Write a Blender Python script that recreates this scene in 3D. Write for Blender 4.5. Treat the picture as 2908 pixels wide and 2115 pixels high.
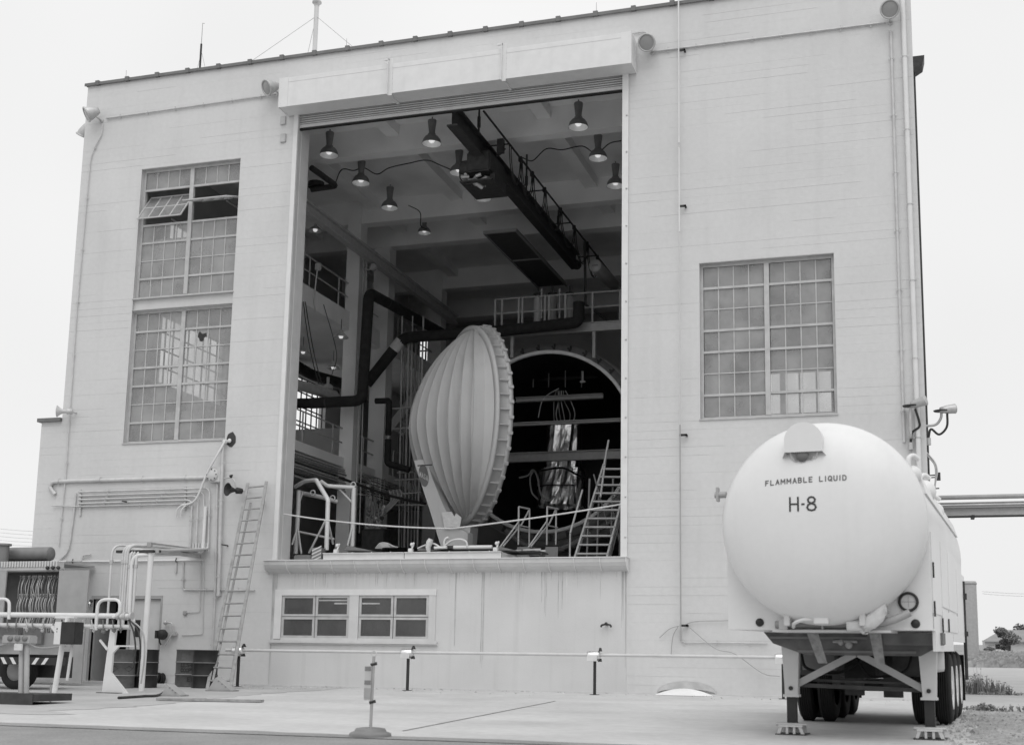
import bpy, bmesh, math, random
from mathutils import Vector, Matrix
from math import sin, cos, pi, radians, sqrt, atan2
random.seed(7)
for o in list(bpy.data.objects): bpy.data.objects.remove(o)
sc = bpy.context.scene
COL = sc.collection

# ------------------------------------------------------------------ camera
F, CX, CY, IW, IH = 3607.55, 1495.35, 1292.53, 2908.0, 2115.0
PITCH, YAW, ROLL = 0.165515, 0.302049, 0.01661
CAM = Vector((0.0, -29.0, 0.55))
_f = Vector((-sin(YAW)*cos(PITCH), cos(YAW)*cos(PITCH), sin(PITCH)))
_r = Vector((cos(YAW), sin(YAW), 0)); _u = _r.cross(_f)
RT = _r*cos(ROLL) + _u*sin(ROLL); UP = _u*cos(ROLL) - _r*sin(ROLL); FW = _f
cd = bpy.data.cameras.new('camera'); cam = bpy.data.objects.new('camera', cd); COL.objects.link(cam)
cam.matrix_world = Matrix(((RT.x, UP.x, -FW.x, CAM.x), (RT.y, UP.y, -FW.y, CAM.y), (RT.z, UP.z, -FW.z, CAM.z), (0, 0, 0, 1)))
cd.sensor_fit = 'HORIZONTAL'; cd.sensor_width = 36.0; cd.lens = F*36.0/IW
cd.shift_x = (IW/2-CX)/IW; cd.shift_y = (CY-IH/2)/IW
cd.dof.use_dof = True; cd.dof.focus_distance = 33.0; cd.dof.aperture_fstop = 2.0
cd.clip_start = 0.1; cd.clip_end = 4000
sc.camera = cam

# ------------------------------------------------------------------ sky and sun (overcast day, black-and-white film)
w = bpy.data.worlds.new('World'); sc.world = w; w.use_nodes = True
nt = w.node_tree; nt.nodes.clear()
SUN_EL, SUN_ROT = radians(58), radians(200)
sky = nt.nodes.new('ShaderNodeTexSky'); sky.sky_type = 'NISHITA'; sky.sun_disc = False
sky.sun_elevation = SUN_EL; sky.sun_rotation = SUN_ROT; sky.air_density = 1.0; sky.dust_density = 6.0; sky.ozone_density = 1.0
bw = nt.nodes.new('ShaderNodeRGBToBW')
mx = nt.nodes.new('ShaderNodeMix'); mx.data_type = 'FLOAT'; mx.inputs[0].default_value = 0.9; mx.inputs[3].default_value = 9.4
# cloud deck: gentle unevenness over the even grey of the overcast
tc = nt.nodes.new('ShaderNodeTexCoord'); ns = nt.nodes.new('ShaderNodeTexNoise'); ns.inputs['Scale'].default_value = 2.2; ns.inputs['Detail'].default_value = 3
mr = nt.nodes.new('ShaderNodeMapRange'); mr.inputs[1].default_value = 0.3; mr.inputs[2].default_value = 0.7; mr.inputs[3].default_value = 8.6; mr.inputs[4].default_value = 9.4
bg = nt.nodes.new('ShaderNodeBackground'); bg.inputs['Strength'].default_value = 0.1
ow = nt.nodes.new('ShaderNodeOutputWorld')
nt.links.new(sky.outputs[0], bw.inputs[0]); nt.links.new(bw.outputs[0], mx.inputs[2])
nt.links.new(tc.outputs['Generated'], ns.inputs['Vector']); nt.links.new(ns.outputs[0], mr.inputs[0]); nt.links.new(mr.outputs[0], mx.inputs[3])
nt.links.new(mx.outputs[0], bg.inputs[0]); nt.links.new(bg.outputs[0], ow.inputs[0])
sl = bpy.data.lights.new('sun', 'SUN'); sl.energy = 1.0; sl.angle = radians(50); sl.color = (1, 1, 1)
sun = bpy.data.objects.new('sun', sl); COL.objects.link(sun)
# light travels from the sky's sun direction: behind the camera, a little to the right
sd = Vector((sin(SUN_ROT)*cos(SUN_EL)*-1, cos(SUN_ROT)*cos(SUN_EL), sin(SUN_EL)))
sun.rotation_euler = sd.to_track_quat('Z', 'Y').to_euler()
vs = sc.view_settings; vs.view_transform = 'Standard'; vs.look = 'None'; vs.gamma = 1; vs.use_curve_mapping = False
vs.exposure = 0.10
sc.cycles.max_bounces = 8; sc.cycles.diffuse_bounces = 5; sc.cycles.transparent_max_bounces = 12
sc.cycles.use_denoising = True; sc.cycles.sample_clamp_indirect = 6
sc.render.film_transparent = False

# ------------------------------------------------------------------ place helpers (photo measured at 2268 px across)
DS = 1.28219
def ray(x, y):
    return RT*((x*DS-CX)/F) - UP*((y*DS-CY)/F) + FW
def at(x, y, Y=0.0):
    d = ray(x, y); return CAM + d*((Y-CAM.y)/d.y)
def atx(x, y, X):
    d = ray(x, y); return CAM + d*((X-CAM.x)/d.x)
def atz(x, y, Z):
    d = ray(x, y); return CAM + d*((Z-CAM.z)/d.z)
SLOPE = 0.0186
def gz(y):
    return SLOPE*y + (0.0042*(y-60) if y > 60 else 0.0)
def atg(x, y):
    d = ray(x, y); t = (SLOPE*CAM.y-CAM.z)/(d.z-SLOPE*d.y); return CAM + d*t

# ------------------------------------------------------------------ materials
MATS = {}
def mat(name, v, rough=0.6, metal=0.0, var=0.08, scale=1.5, bump=0.0, bscale=60.0, streak=0.0, sscale=2.5, spec=0.5, fine=0.0, fscale=120.0, emit=0.0):
    m = bpy.data.materials.new(name); m.use_nodes = True; MATS[name] = m
    t = m.node_tree; N = t.nodes; L = t.links; p = N['Principled BSDF']
    p.inputs['Roughness'].default_value = rough; p.inputs['Metallic'].default_value = metal
    p.inputs['Specular IOR Level'].default_value = spec
    geo = N.new('ShaderNodeNewGeometry'); cur = None
    def noise(sc_, det, vec=None):
        n = N.new('ShaderNodeTexNoise'); n.inputs['Scale'].default_value = sc_; n.inputs['Detail'].default_value = det
        L.new(vec or geo.outputs['Position'], n.inputs['Vector']); return n.outputs[0]
    def ramp(s, a, b, lo, hi):
        r = N.new('ShaderNodeMapRange'); L.new(s, r.inputs[0]); r.inputs[1].default_value = a; r.inputs[2].default_value = b; r.inputs[3].default_value = lo; r.inputs[4].default_value = hi; return r.outputs[0]
    def mul(a, b):
        k = N.new('ShaderNodeMath'); k.operation = 'MULTIPLY'; L.new(a, k.inputs[0])
        if isinstance(b, float): k.inputs[1].default_value = b
        else: L.new(b, k.inputs[1])
        return k.outputs[0]
    cur = ramp(noise(scale, 5), 0.3, 0.7, 1-var, 1+var)
    if fine: cur = mul(cur, ramp(noise(fscale, 3), 0.3, 0.7, 1-fine, 1+fine))
    if streak:
        mp = N.new('ShaderNodeMapping'); mp.inputs['Scale'].default_value = (sscale, sscale, 0.12); L.new(geo.outputs['Position'], mp.inputs[0])
        s = ramp(noise(1.6, 6, mp.outputs[0]), 0.52, 0.75, 1.0, 1-streak)
        cur = mul(cur, s)
    cur = mul(cur, float(v))
    cc = N.new('ShaderNodeCombineColor'); [L.new(cur, cc.inputs[i]) for i in range(3)]
    L.new(cc.outputs[0], p.inputs['Base Color'])
    if bump:
        b = N.new('ShaderNodeBump'); b.inputs['Strength'].default_value = bump; b.inputs['Distance'].default_value = 0.02
        L.new(noise(bscale, 4), b.inputs['Height']); L.new(b.outputs[0], p.inputs['Normal'])
    if emit:
        p.inputs['Emission Color'].default_value = (1, 1, 1, 1); p.inputs['Emission Strength'].default_value = emit
    return m
WALL = mat('painted_block', 0.60, 0.75, var=0.05, scale=0.45, bump=0.12, bscale=35, streak=0.05, sscale=1.7, fine=0.025, fscale=9)
JOINT = mat('joint_recess', 0.50, 0.9, var=0.1)  # wall core, slightly darker tone in the recessed block joints
PANEL = mat('stained_concrete', 0.59, 0.8, var=0.05, scale=0.8, bump=0.1, bscale=30, streak=0.10, sscale=2.6, fine=0.03)
WHITE = mat('white_paint', 0.69, 0.45, var=0.04, scale=4, streak=0.05)
TRIM = mat('pale_trim', 0.58, 0.5, var=0.06, scale=3, streak=0.08)
SASH = mat('steel_sash', 0.46, 0.5, var=0.12, scale=5)
GALV = mat('galvanised', 0.50, 0.42, metal=0.35, var=0.12, scale=6)
PIPEW = mat('painted_conduit', 0.54, 0.45, var=0.1, scale=6)
GREY = mat('grey_paint', 0.36, 0.5, var=0.08, scale=4)
MID = mat('mid_grey_paint', 0.19, 0.5, var=0.1, scale=5)
DARK = mat('dark_paint', 0.036, 0.55, spec=0.25, var=0.2, scale=5)
BLACK = mat('black_rubber', 0.016, 0.7, spec=0.25, var=0.25, scale=9, bump=0.15)
IRON = mat('dark_steel', 0.055, 0.55, metal=0.2, spec=0.3, var=0.25, scale=7)
INSUL = mat('black_insulation', 0.022, 0.85, var=0.35, scale=5, bump=0.4, bscale=25)
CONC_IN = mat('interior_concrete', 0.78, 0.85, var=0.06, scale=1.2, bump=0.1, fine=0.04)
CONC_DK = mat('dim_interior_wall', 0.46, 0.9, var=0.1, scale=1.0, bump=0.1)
COPING = mat('coping_metal', 0.15, 0.6, var=0.15, scale=3)
TANK = mat('tank_white', 0.74, 0.36, var=0.03, scale=0.9, spec=0.4, streak=0.03, sscale=4, fine=0.01, fscale=14)
LIDP = mat('lid_paint', 0.50, 0.55, var=0.05, scale=1.2, streak=0.1, sscale=3)
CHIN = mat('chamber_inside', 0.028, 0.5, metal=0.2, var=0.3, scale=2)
ALU = mat('aluminium', 0.75, 0.3, metal=0.9, var=0.06, scale=6)
FOIL = mat('crinkled_foil', 0.95, 0.28, metal=1.0, var=0.05, scale=9, bump=0.9, bscale=7)
WOOD = mat('weathered_wood', 0.30, 0.8, var=0.2, scale=9, streak=0.1)
ROPE = mat('rope_fibre', 0.55, 0.9, var=0.2, scale=40)
RAILP = mat('rail_paint', 0.42, 0.5, var=0.1, scale=6)
SHUT = mat('shutter_slat', 0.52, 0.4, metal=0.25, var=0.06, scale=2, streak=0.08)
DRUML = mat('drum_light', 0.10, 0.55, spec=0.3, var=0.18, scale=6, fine=0.1, fscale=18)
DRUMD = mat('drum_dark', 0.02, 0.5, spec=0.3, var=0.25, scale=6)
INK = mat('lettering', 0.035, 0.6, var=0.1)
INKG = mat('faded_lettering', 0.09, 0.7, var=0.2)
CHROME = mat('polished_steel', 0.75, 0.2, metal=1.0)
HOSEW = mat('pale_hose', 0.6, 0.6, var=0.1)
TYRE = mat('tyre_rubber', 0.018, 0.8, spec=0.25, var=0.25, scale=5)
CANVAS = mat('pale_canvas', 0.62, 0.85, var=0.1, scale=8, bump=0.6, bscale=14)
GLOW = mat('bulb_glow', 0.8, 0.5, emit=0.5)  # mild emission added so the lamp reflectors glow
REFL = mat('lamp_reflector', 0.85, 0.5, metal=0.25)
ROOFG = mat('far_roof', 0.27, 0.9, var=0.1, scale=0.6)
FARW = mat('far_house_wall', 0.55, 0.9, var=0.05)
LEAF = mat('foliage', 0.13, 0.7, var=0.5, scale=2.0)  # tone lightened evenly to stand in for distant haze
WEED = mat('weed_leaf', 0.2, 0.8, var=0.45, scale=3.0)
BARK = mat('bark', 0.1, 0.9)
EMBL = mat('emblem_dark', 0.13, 0.5); EMBW = mat('emblem_white', 0.6, 0.5)
STAIN = mat('drip_stain', 0.45, 0.9, var=0.2, scale=2.5, streak=0.2)
def glassmat(name, diffuse, transp, var):
    m = bpy.data.materials.new(name); m.use_nodes = True; t = m.node_tree; N = t.nodes; L = t.links
    p = N['Principled BSDF']; out = N['Material Output']
    geo = N.new('ShaderNodeNewGeometry'); n = N.new('ShaderNodeTexNoise'); n.inputs['Scale'].default_value = 1.7; n.inputs['Detail'].default_value = 6
    L.new(geo.outputs['Position'], n.inputs['Vector'])
    oi = N.new('ShaderNodeObjectInfo')
    r = N.new('ShaderNodeMapRange'); L.new(n.outputs[0], r.inputs[0]); r.inputs[1].default_value = 0.3; r.inputs[2].default_value = 0.7; r.inputs[3].default_value = transp+var; r.inputs[4].default_value = transp-var
    a = N.new('ShaderNodeMath'); a.operation = 'MULTIPLY_ADD'; L.new(oi.outputs['Random'], a.inputs[0]); a.inputs[1].default_value = 0.10; L.new(r.outputs[0], a.inputs[2])
    p.inputs['Base Color'].default_value = (diffuse,)*3+(1,); p.inputs['Roughness'].default_value = 0.12
    tr = N.new('ShaderNodeBsdfTransparent'); tr.inputs[0].default_value = (0.93, 0.93, 0.93, 1)
    x = N.new('ShaderNodeMixShader'); L.new(a.outputs[0], x.inputs[0]); L.new(p.outputs[0], x.inputs[1]); L.new(tr.outputs[0], x.inputs[2]); L.new(x.outputs[0], out.inputs['Surface'])
    MATS[name] = m; return m
DUSTY = glassmat('dusty_glass', 0.46, 0.48, 0.14)
CLEARISH = glassmat('office_glass', 0.13, 0.45, 0.15)

# ------------------------------------------------------------------ mesh builder
class B:
    def __init__(s): s.v = []; s.f = []; s.sm = []
    def add(s, vs, fs, smooth=False):
        k = len(s.v); s.v += [Vector(p) for p in vs]; s.f += [tuple(i+k for i in f) for f in fs]; s.sm += [smooth]*len(fs); return s
    def box(s, x0, x1, y0, y1, z0, z1):
        return s.add([(x0,y0,z0),(x1,y0,z0),(x1,y1,z0),(x0,y1,z0),(x0,y0,z1),(x1,y0,z1),(x1,y1,z1),(x0,y1,z1)],
                     [(0,3,2,1),(4,5,6,7),(0,1,5,4),(1,2,6,5),(2,3,7,6),(3,0,4,7)])
    def bbox(s, x0, x1, y0, y1, z0, z1, b=0.01):
        bm = bmesh.new(); bmesh.ops.create_cube(bm, size=1.0)
        for v in bm.verts: v.co = Vector(((x0+x1)/2+v.co.x*(x1-x0), (y0+y1)/2+v.co.y*(y1-y0), (z0+z1)/2+v.co.z*(z1-z0)))
        bmesh.ops.bevel(bm, geom=bm.edges[:], offset=b, segments=2, affect='EDGES')
        bm.verts.index_update(); s.add([v.co.copy() for v in bm.verts], [[v.index for v in f.verts] for f in bm.faces]); bm.free(); return s
    def bar(s, a, b, wd, ht, up=(0,0,1)):
        a = Vector(a); b = Vector(b); d = (b-a).normalized(); u = Vector(up)
        if abs(d.dot(u)) > 0.98: u = Vector((0,1,0))
        x = d.cross(u).normalized()*wd/2; z = x.cross(d).normalized()*ht/2
        return s.add([a-x-z,a+x-z,a+x+z,a-x+z,b-x-z,b+x-z,b+x+z,b-x+z],[(3,2,1,0),(4,5,6,7),(0,1,5,4),(1,2,6,5),(2,3,7,6),(3,0,4,7)])
    def tube(s, pts, r, n=8, cap=True):
        pts = [Vector(p) for p in pts]; rs = r if isinstance(r, (list, tuple)) else [r]*len(pts)
        t0 = (pts[1]-pts[0]).normalized(); u = Vector((0,0,1)) if abs(t0.z) < 0.9 else Vector((0,1,0))
        u = (u-t0*u.dot(t0)).normalized(); vs = []; fs = []
        for i, p in enumerate(pts):
            if i == 0: t = t0
            elif i == len(pts)-1: t = (pts[-1]-pts[-2]).normalized()
            else:
                t = (pts[i+1]-pts[i]).normalized()+(pts[i]-pts[i-1]).normalized()
                t = t.normalized() if t.length > 1e-6 else t0
            u = (u-t*u.dot(t)); u = u.normalized() if u.length > 1e-6 else t.orthogonal().normalized()
            w_ = t.cross(u)
            for k in range(n): vs.append(p+(u*cos(2*pi*k/n)+w_*sin(2*pi*k/n))*rs[i])
        for i in range(len(pts)-1):
            for k in range(n): fs.append((i*n+k, i*n+(k+1)%n, (i+1)*n+(k+1)%n, (i+1)*n+k))
        s.add(vs, fs, True)
        if cap:
            m = len(pts)-1
            s.add(vs[:n], [tuple(range(n-1,-1,-1))]); s.add(vs[m*n:], [tuple(range(n))])
        return s
    def pipe(s, pts, r, bend=0.15, n=8, k=5):
        return s.tube(fillet(pts, bend, k), r, n)
    def lathe(s, prof, o=(0,0,0), ax=(0,0,1), n=20, smooth=True):
        # prof: (radius, height along ax)
        o = Vector(o); a = Vector(ax).normalized(); u = a.orthogonal().normalized(); w_ = a.cross(u); vs = []; fs = []
        for r, h in prof:
            for k in range(n): vs.append(o+a*h+(u*cos(2*pi*k/n)+w_*sin(2*pi*k/n))*r)
        for i in range(len(prof)-1):
            for k in range(n): fs.append((i*n+k, i*n+(k+1)%n, (i+1)*n+(k+1)%n, (i+1)*n+k))
        return s.add(vs, fs, smooth)
    def cyl(s, a, b, r, n=16): return s.tube([a, b], r, n)
    def prism(s, poly, ex):
        ex = Vector(ex); n = len(poly); p = [Vector(q) for q in poly]
        return s.add(p+[q+ex for q in p], [tuple(range(n-1,-1,-1)), tuple(range(n,2*n))]+[(i,(i+1)%n,n+(i+1)%n,n+i) for i in range(n)])
    def sphere(s, c, r, n=10, sq=(1,1,1)):
        c = Vector(c); vs = []; fs = []
        for i in range(n//2+1):
            for k in range(n):
                th = pi*i/(n//2); ph = 2*pi*k/n
                vs.append(c+Vector((sin(th)*cos(ph)*r*sq[0], sin(th)*sin(ph)*r*sq[1], cos(th)*r*sq[2])))
        for i in range(n//2):
            for k in range(n): fs.append((i*n+k, (i+1)*n+k, (i+1)*n+(k+1)%n, i*n+(k+1)%n))
        return s.add(vs, fs, True)
    def ring(s, c, ax, R, r, n=32, m=8, a0=0, a1=2*pi):
        c = Vector(c); a = Vector(ax).normalized(); u = a.orthogonal().normalized() if abs(a.z) > .9 else Vector((0,0,1)); w_ = a.cross(u)
        pts = [c+(u*cos(a0+(a1-a0)*i/n)+w_*sin(a0+(a1-a0)*i/n))*R for i in range(n+1)]
        return s.tube(pts, r, m, cap=abs(a1-a0) < 6.2)
def fillet(pts, rad, k=5):
    pts = [Vector(p) for p in pts]; out = [pts[0]]
    for i in range(1, len(pts)-1):
        a, b, c = pts[i-1], pts[i], pts[i+1]; d1 = (a-b); d2 = (c-b)
        q = min(rad, d1.length*0.48, d2.length*0.48); p0 = b+d1.normalized()*q; p1 = b+d2.normalized()*q
        for j in range(k+1):
            t = j/k; out.append(p0*(1-t)**2+b*2*t*(1-t)+p1*t*t)
    out.append(pts[-1]); return out
def sag(a, b, drop, n=12):
    a = Vector(a); b = Vector(b); return [a.lerp(b, i/n)-Vector((0,0,drop*4*(i/n)*(1-i/n))) for i in range(n+1)]
def spline(pts, n=6):
    P = [Vector(p) for p in pts]; P = [P[0]*2-P[1]]+P+[P[-1]*2-P[-2]]; out = []
    for i in range(1, len(P)-2):
        for j in range(n):
            t = j/n; a, b, c, d = P[i-1], P[i], P[i+1], P[i+2]
            out.append(0.5*((2*b)+(c-a)*t+(2*a-5*b+4*c-d)*t*t+(3*b-a-3*c+d)*t**3))
    out.append(P[-2]); return out

ORG = {}
def org(o): return ORG.get(o.name, Vector((0,0,0)))
def mkmesh(name, b, m, origin=Vector((0,0,0))):
    me = bpy.data.meshes.new(name); me.from_pydata([v-origin for v in b.v], [], b.f); me.validate()
    me.polygons.foreach_set('use_smooth', b.sm[:len(me.polygons)] if len(b.sm) >= len(me.polygons) else [False]*len(me.polygons))
    me.materials.append(m); me.update(); return me
def tag(o, label=None, cat=None, group=None, kind=None):
    if label: o['label'] = label
    if cat: o['category'] = cat
    if group: o['group'] = group
    if kind: o['kind'] = kind
    return o
def thing(name, label, cat, loc=(0,0,0), group=None, kind=None):
    o = bpy.data.objects.new(name, None); COL.objects.link(o); o.location = loc; ORG[o.name] = Vector(loc); o.empty_display_size = 0.2
    return tag(o, label, cat, group, kind)
def part(name, b, m, parent, label=None, kind=None):
    # b is in world coordinates; the part keeps its thing's origin
    g = org(parent); me = mkmesh(name, b, m, g); o = bpy.data.objects.new(name, me); COL.objects.link(o); o.parent = parent; ORG[o.name] = g
    return tag(o, label, kind=kind)
def solo(name, b, m, label, cat, loc=None, group=None, kind=None):
    if loc is None:
        xs = [v.x for v in b.v]; ys = [v.y for v in b.v]; loc = ((min(xs)+max(xs))/2, (min(ys)+max(ys))/2, min(v.z for v in b.v))
    g = Vector(loc); o = bpy.data.objects.new(name, mkmesh(name, b, m, g)); COL.objects.link(o); o.location = g; ORG[o.name] = g
    return tag(o, label, cat, group, kind)
def clone(o, loc=None, label=None, parent=None):
    c = o.copy(); COL.objects.link(c)
    if parent is not None: c.parent = parent
    if loc is not None: c.location = loc
    if label: c['label'] = label
    for ch in list(o.children): clone(ch, parent=c)
    return c
# stroke lettering
GL = {'F':[[(0,0),(0,1),(.6,1)],[(0,.52),(.5,.52)]],'L':[[(0,1),(0,0),(.6,0)]],'A':[[(0,0),(.35,1),(.7,0)],[(.12,.35),(.58,.35)]],
 'M':[[(0,0),(0,1),(.4,.35),(.8,1),(.8,0)]],'B':[[(0,0),(0,1),(.42,1),(.58,.88),(.58,.65),(.42,.53),(0,.53)],[(.42,.53),(.62,.4),(.62,.14),(.42,0),(0,0)]],
 'E':[[(.6,1),(0,1),(0,0),(.6,0)],[(0,.52),(.5,.52)]],'I':[[(.1,0),(.1,1)]],'Q':[[(.35,0),(.1,.14),(0,.5),(.1,.86),(.35,1),(.6,.86),(.7,.5),(.6,.14),(.35,0)],[(.42,.28),(.72,-.06)]],
 'U':[[(0,1),(0,.22),(.14,.03),(.32,0),(.5,.03),(.64,.22),(.64,1)]],'D':[[(0,0),(0,1),(.35,1),(.6,.82),(.66,.5),(.6,.18),(.35,0),(0,0)]],
 'H':[[(0,0),(0,1)],[(.6,0),(.6,1)],[(0,.5),(.6,.5)]],'-':[[(.08,.48),(.22,.48)]],
 '8':[[(.32,.53),(.1,.64),(.06,.82),(.16,.96),(.32,1),(.48,.96),(.58,.82),(.54,.64),(.32,.53),(.08,.42),(0,.22),(.1,.05),(.32,0),(.54,.05),(.64,.22),(.56,.42),(.32,.53)]],
 'S':[[(.58,.86),(.42,1),(.16,1),(.02,.84),(.06,.64),(.3,.52),(.56,.4),(.62,.2),(.46,.02),(.18,0),(0,.15)]],'T':[[(0,1),(.66,1)],[(.33,1),(.33,0)]],'N':[[(0,0),(0,1),(.6,0),(.6,1)]],
 'C':[[(.6,.82),(.4,1),(.18,.96),(.02,.7),(.02,.3),(.18,.04),(.4,0),(.6,.18)]],'O':[[(.35,0),(.1,.14),(0,.5),(.1,.86),(.35,1),(.6,.86),(.7,.5),(.6,.14),(.35,0)]],'P':[[(0,0),(0,1),(.42,1),(.6,.86),(.6,.62),(.42,.48),(0,.48)]],'G':[[(.62,.8),(.4,1),(.15,.94),(0,.6),(0,.35),(.15,.05),(.4,0),(.62,.15),(.62,.45),(.38,.45)]]}
GW = {'I':.2,'M':.8,'-':.3,' ':.55}
def letters(b, text, W, H, sw, fn, gap=None):
    # fn(u, v) -> world point, u across centred on 0, v up from 0
    tot = sum(GW.get(c, .66) for c in text); g = (W/H-tot)/max(1, len(text)-1); x = -W/2
    for c in text:
        for st in GL.get(c, []):
            P = [(x+p[0]*H, p[1]*H) for p in st]
            for (a, c2), (d, e) in zip(P[:-1], P[1:]):
                l = math.hypot(d-a, e-c2) or 1; tx, ty = (d-a)/l, (e-c2)/l; h = sw/2; a_, c_, d_, e_ = a-tx*h*.8, c2-ty*h*.8, d+tx*h*.8, e+ty*h*.8
                b.add([fn(a_-ty*h, c_+tx*h), fn(a_+ty*h, c_-tx*h), fn(d_+ty*h, e_-tx*h), fn(d_-ty*h, e_+tx*h)], [(0,1,2,3)])
        x += (GW.get(c, .66)+g)*H
# ================================================================== ground
def sheet(name, xs, ys, m, dz, label=None, kind='structure', cut=None):
    b = B(); vs = [(x, y, gz(y)+dz) for y in ys for x in xs]; nx = len(xs); fs = []
    for j in range(len(ys)-1):
        for i in range(nx-1):
            if cut and cut((xs[i]+xs[i+1])/2, (ys[j]+ys[j+1])/2): continue
            fs.append((j*nx+i, j*nx+i+1, (j+1)*nx+i+1, (j+1)*nx+i))
    b.add(vs, fs, True)
    o = bpy.data.objects.new(name, mkmesh(name, b, m)); COL.objects.link(o); o['kind'] = kind
    if label: o['label'] = label
    return o
GRASS = mat('dry_grass', 0.28, 0.95, var=0.35, scale=0.25, fine=0.3, fscale=3.0, bump=0.4, bscale=4)
GRAV = mat('gravel_ground', 0.33, 0.95, var=0.2, scale=1.1, fine=0.38, fscale=16, bump=1.0, bscale=22)
APRON = mat('concrete_apron', 0.54, 0.85, var=0.10, scale=0.55, fine=0.07, fscale=7, bump=0.25, bscale=18)
# tyre-worn darker bands along the apron
def add_bands(m, lo=0.90):
    t = m.node_tree; N = t.nodes; L = t.links; p = N['Principled BSDF']; src = p.inputs['Base Color'].links[0].from_socket
    g = N.new('ShaderNodeNewGeometry'); mp = N.new('ShaderNodeMapping'); mp.inputs['Scale'].default_value = (0.16, 0.7, 1); mp.inputs['Rotation'].default_value = (0, 0, 0.06)
    L.new(g.outputs['Position'], mp.inputs[0]); n = N.new('ShaderNodeTexNoise'); n.inputs['Scale'].default_value = 1.0; n.inputs['Detail'].default_value = 4; L.new(mp.outputs[0], n.inputs['Vector'])
    r = N.new('ShaderNodeMapRange'); r.inputs[1].default_value = 0.45; r.inputs[2].default_value = 0.7; r.inputs[3].default_value = 1; r.inputs[4].default_value = lo; L.new(n.outputs[0], r.inputs[0])
    x = N.new('ShaderNodeMix'); x.data_type = 'RGBA'; x.blend_type = 'MULTIPLY'; x.inputs[0].default_value = 1; L.new(src, x.inputs[6]); L.new(r.outputs[0], x.inputs[7]); L.new(x.outputs[2], p.inputs['Base Color'])
add_bands(APRON)
ASPH = mat('worn_asphalt', 0.27, 0.9, var=0.14, scale=1.2, fine=0.16, fscale=30, bump=0.4, bscale=50)
ROAD = mat('pale_road', 0.42, 0.9, var=0.08, scale=0.4, fine=0.06, fscale=5)
ydense = [-60, -45, -34, -29, -24, -20, -16, -12, -8, -4, 0, 5, 15, 30, 45, 60, 80, 110, 150, 200, 260, 340, 500, 900, 2000]
sheet('terrain', [-1500, -400, -150, -80, -50, -30, -10, 5, 20, 40, 80, 150, 400, 1500], ydense, GRASS, -0.012)
sheet('asphalt_yard', [-60, -30, -10, 10, 40], [-60, -40, -29, -20, -14.8], ASPH, -0.004)
sheet('concrete_apron', [-34, -23, -12, -6, 0.7], [-14.8, -10, -6, -3, 0.3], APRON, 0.0)
sheet('gravel_strip', [0.7, 4, 8, 20, 60], [-14.8, -10, -6, -4.2], GRAV, -0.004)
sheet('asphalt_drive', [0.24, 6, 20, 80], [-4.2, 0, 4.6], ROAD, -0.002)
sheet('far_road', [0.24, 10, 40, 120, 300], [4.6, 15, 30, 45, 56], ROAD, -0.004)
def patch(name, pts, m, dz):
    b = B(); b.add([(x, y, gz(y)+dz) for x, y in pts], [tuple(range(len(pts)))], True); o = bpy.data.objects.new(name, mkmesh(name, b, m)); COL.objects.link(o); o['kind'] = 'structure'
rp = random.Random(77)
# ragged edges: gravel creeping over the apron, worn lip of the asphalt
ed = [(.62+.10*sin(i*.31)+.06*sin(i*.83)+rp.uniform(-.03, .03), y_) for i, y_ in enumerate([-14.78+.22*k for k in range(48)])]
patch('gravel_edge', ed+[(1.6, -4.4), (1.6, -14.78)], GRAV, .0035)
ed = [(-34+.45*k, -14.74+rp.uniform(-.05, .07)+.03*sin(k*.9)) for k in range(80)]
patch('asphalt_edge', [(-34, -15.2)]+[(1.6, -15.2)]+[p for p in ed[::-1] if p[0] < 1.6], ASPH, .0035)
g = B(); rb = random.Random(41)
for k in range(1500):
    y = rb.uniform(-14.7, -4.3); x = .55+rb.random()**1.3*3.4 if k % 6 else rb.uniform(.2, .7); q = rb.uniform(.008, .028) if rb.random() < .95 else rb.uniform(.03, .055); c = Vector((x, y, gz(y)+q*.5))
    g.add([c+Vector((dx*q*rb.uniform(.6, 1.4), dy*q*rb.uniform(.6, 1.4), dz*q)) for dx, dy, dz in ((-1, -.4, -.5), (1, -.4, -.5), (0, 1, -.5), (rb.uniform(-.3, .3), 0, .7))], [(0, 1, 3), (1, 2, 3), (2, 0, 3)])
gs = bpy.data.objects.new('gravel_stones', mkmesh('gravel_stones', g, mat('gravel_stone', .34, .9, var=.5, scale=6))); COL.objects.link(gs); gs['kind'] = 'stuff'; gs['label'] = 'loose gravel stones right of the tanker'; gs['category'] = 'gravel'
# expansion joints of the apron: narrow recessed strips filled with dark bitumen
jb = B()
def joint(x0, y0, x1, y1, wd):
    a = Vector((x0, y0, gz(y0)+0.004)); c = Vector((x1, y1, gz(y1)+0.004)); d = (c-a).normalized(); s = Vector((-d.y, d.x, 0))*wd/2
    jb.add([a-s, c-s, c+s, a+s], [(0,1,2,3)])
a, c = atg(893, 1618), atg(1230, 1552); joint(a.x, a.y, c.x, c.y, 0.045)
joint(-22, -7.3, 1.8, -7.2, 0.02); joint(-16.4, -14.7, -16.4, -0.5, 0.018)
o = bpy.data.objects.new('pavement_joint', mkmesh('pavement_joint', jb, mat('bitumen', 0.2, 0.9, var=.3, scale=4))); COL.objects.link(o); o['kind'] = 'structure'

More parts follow.
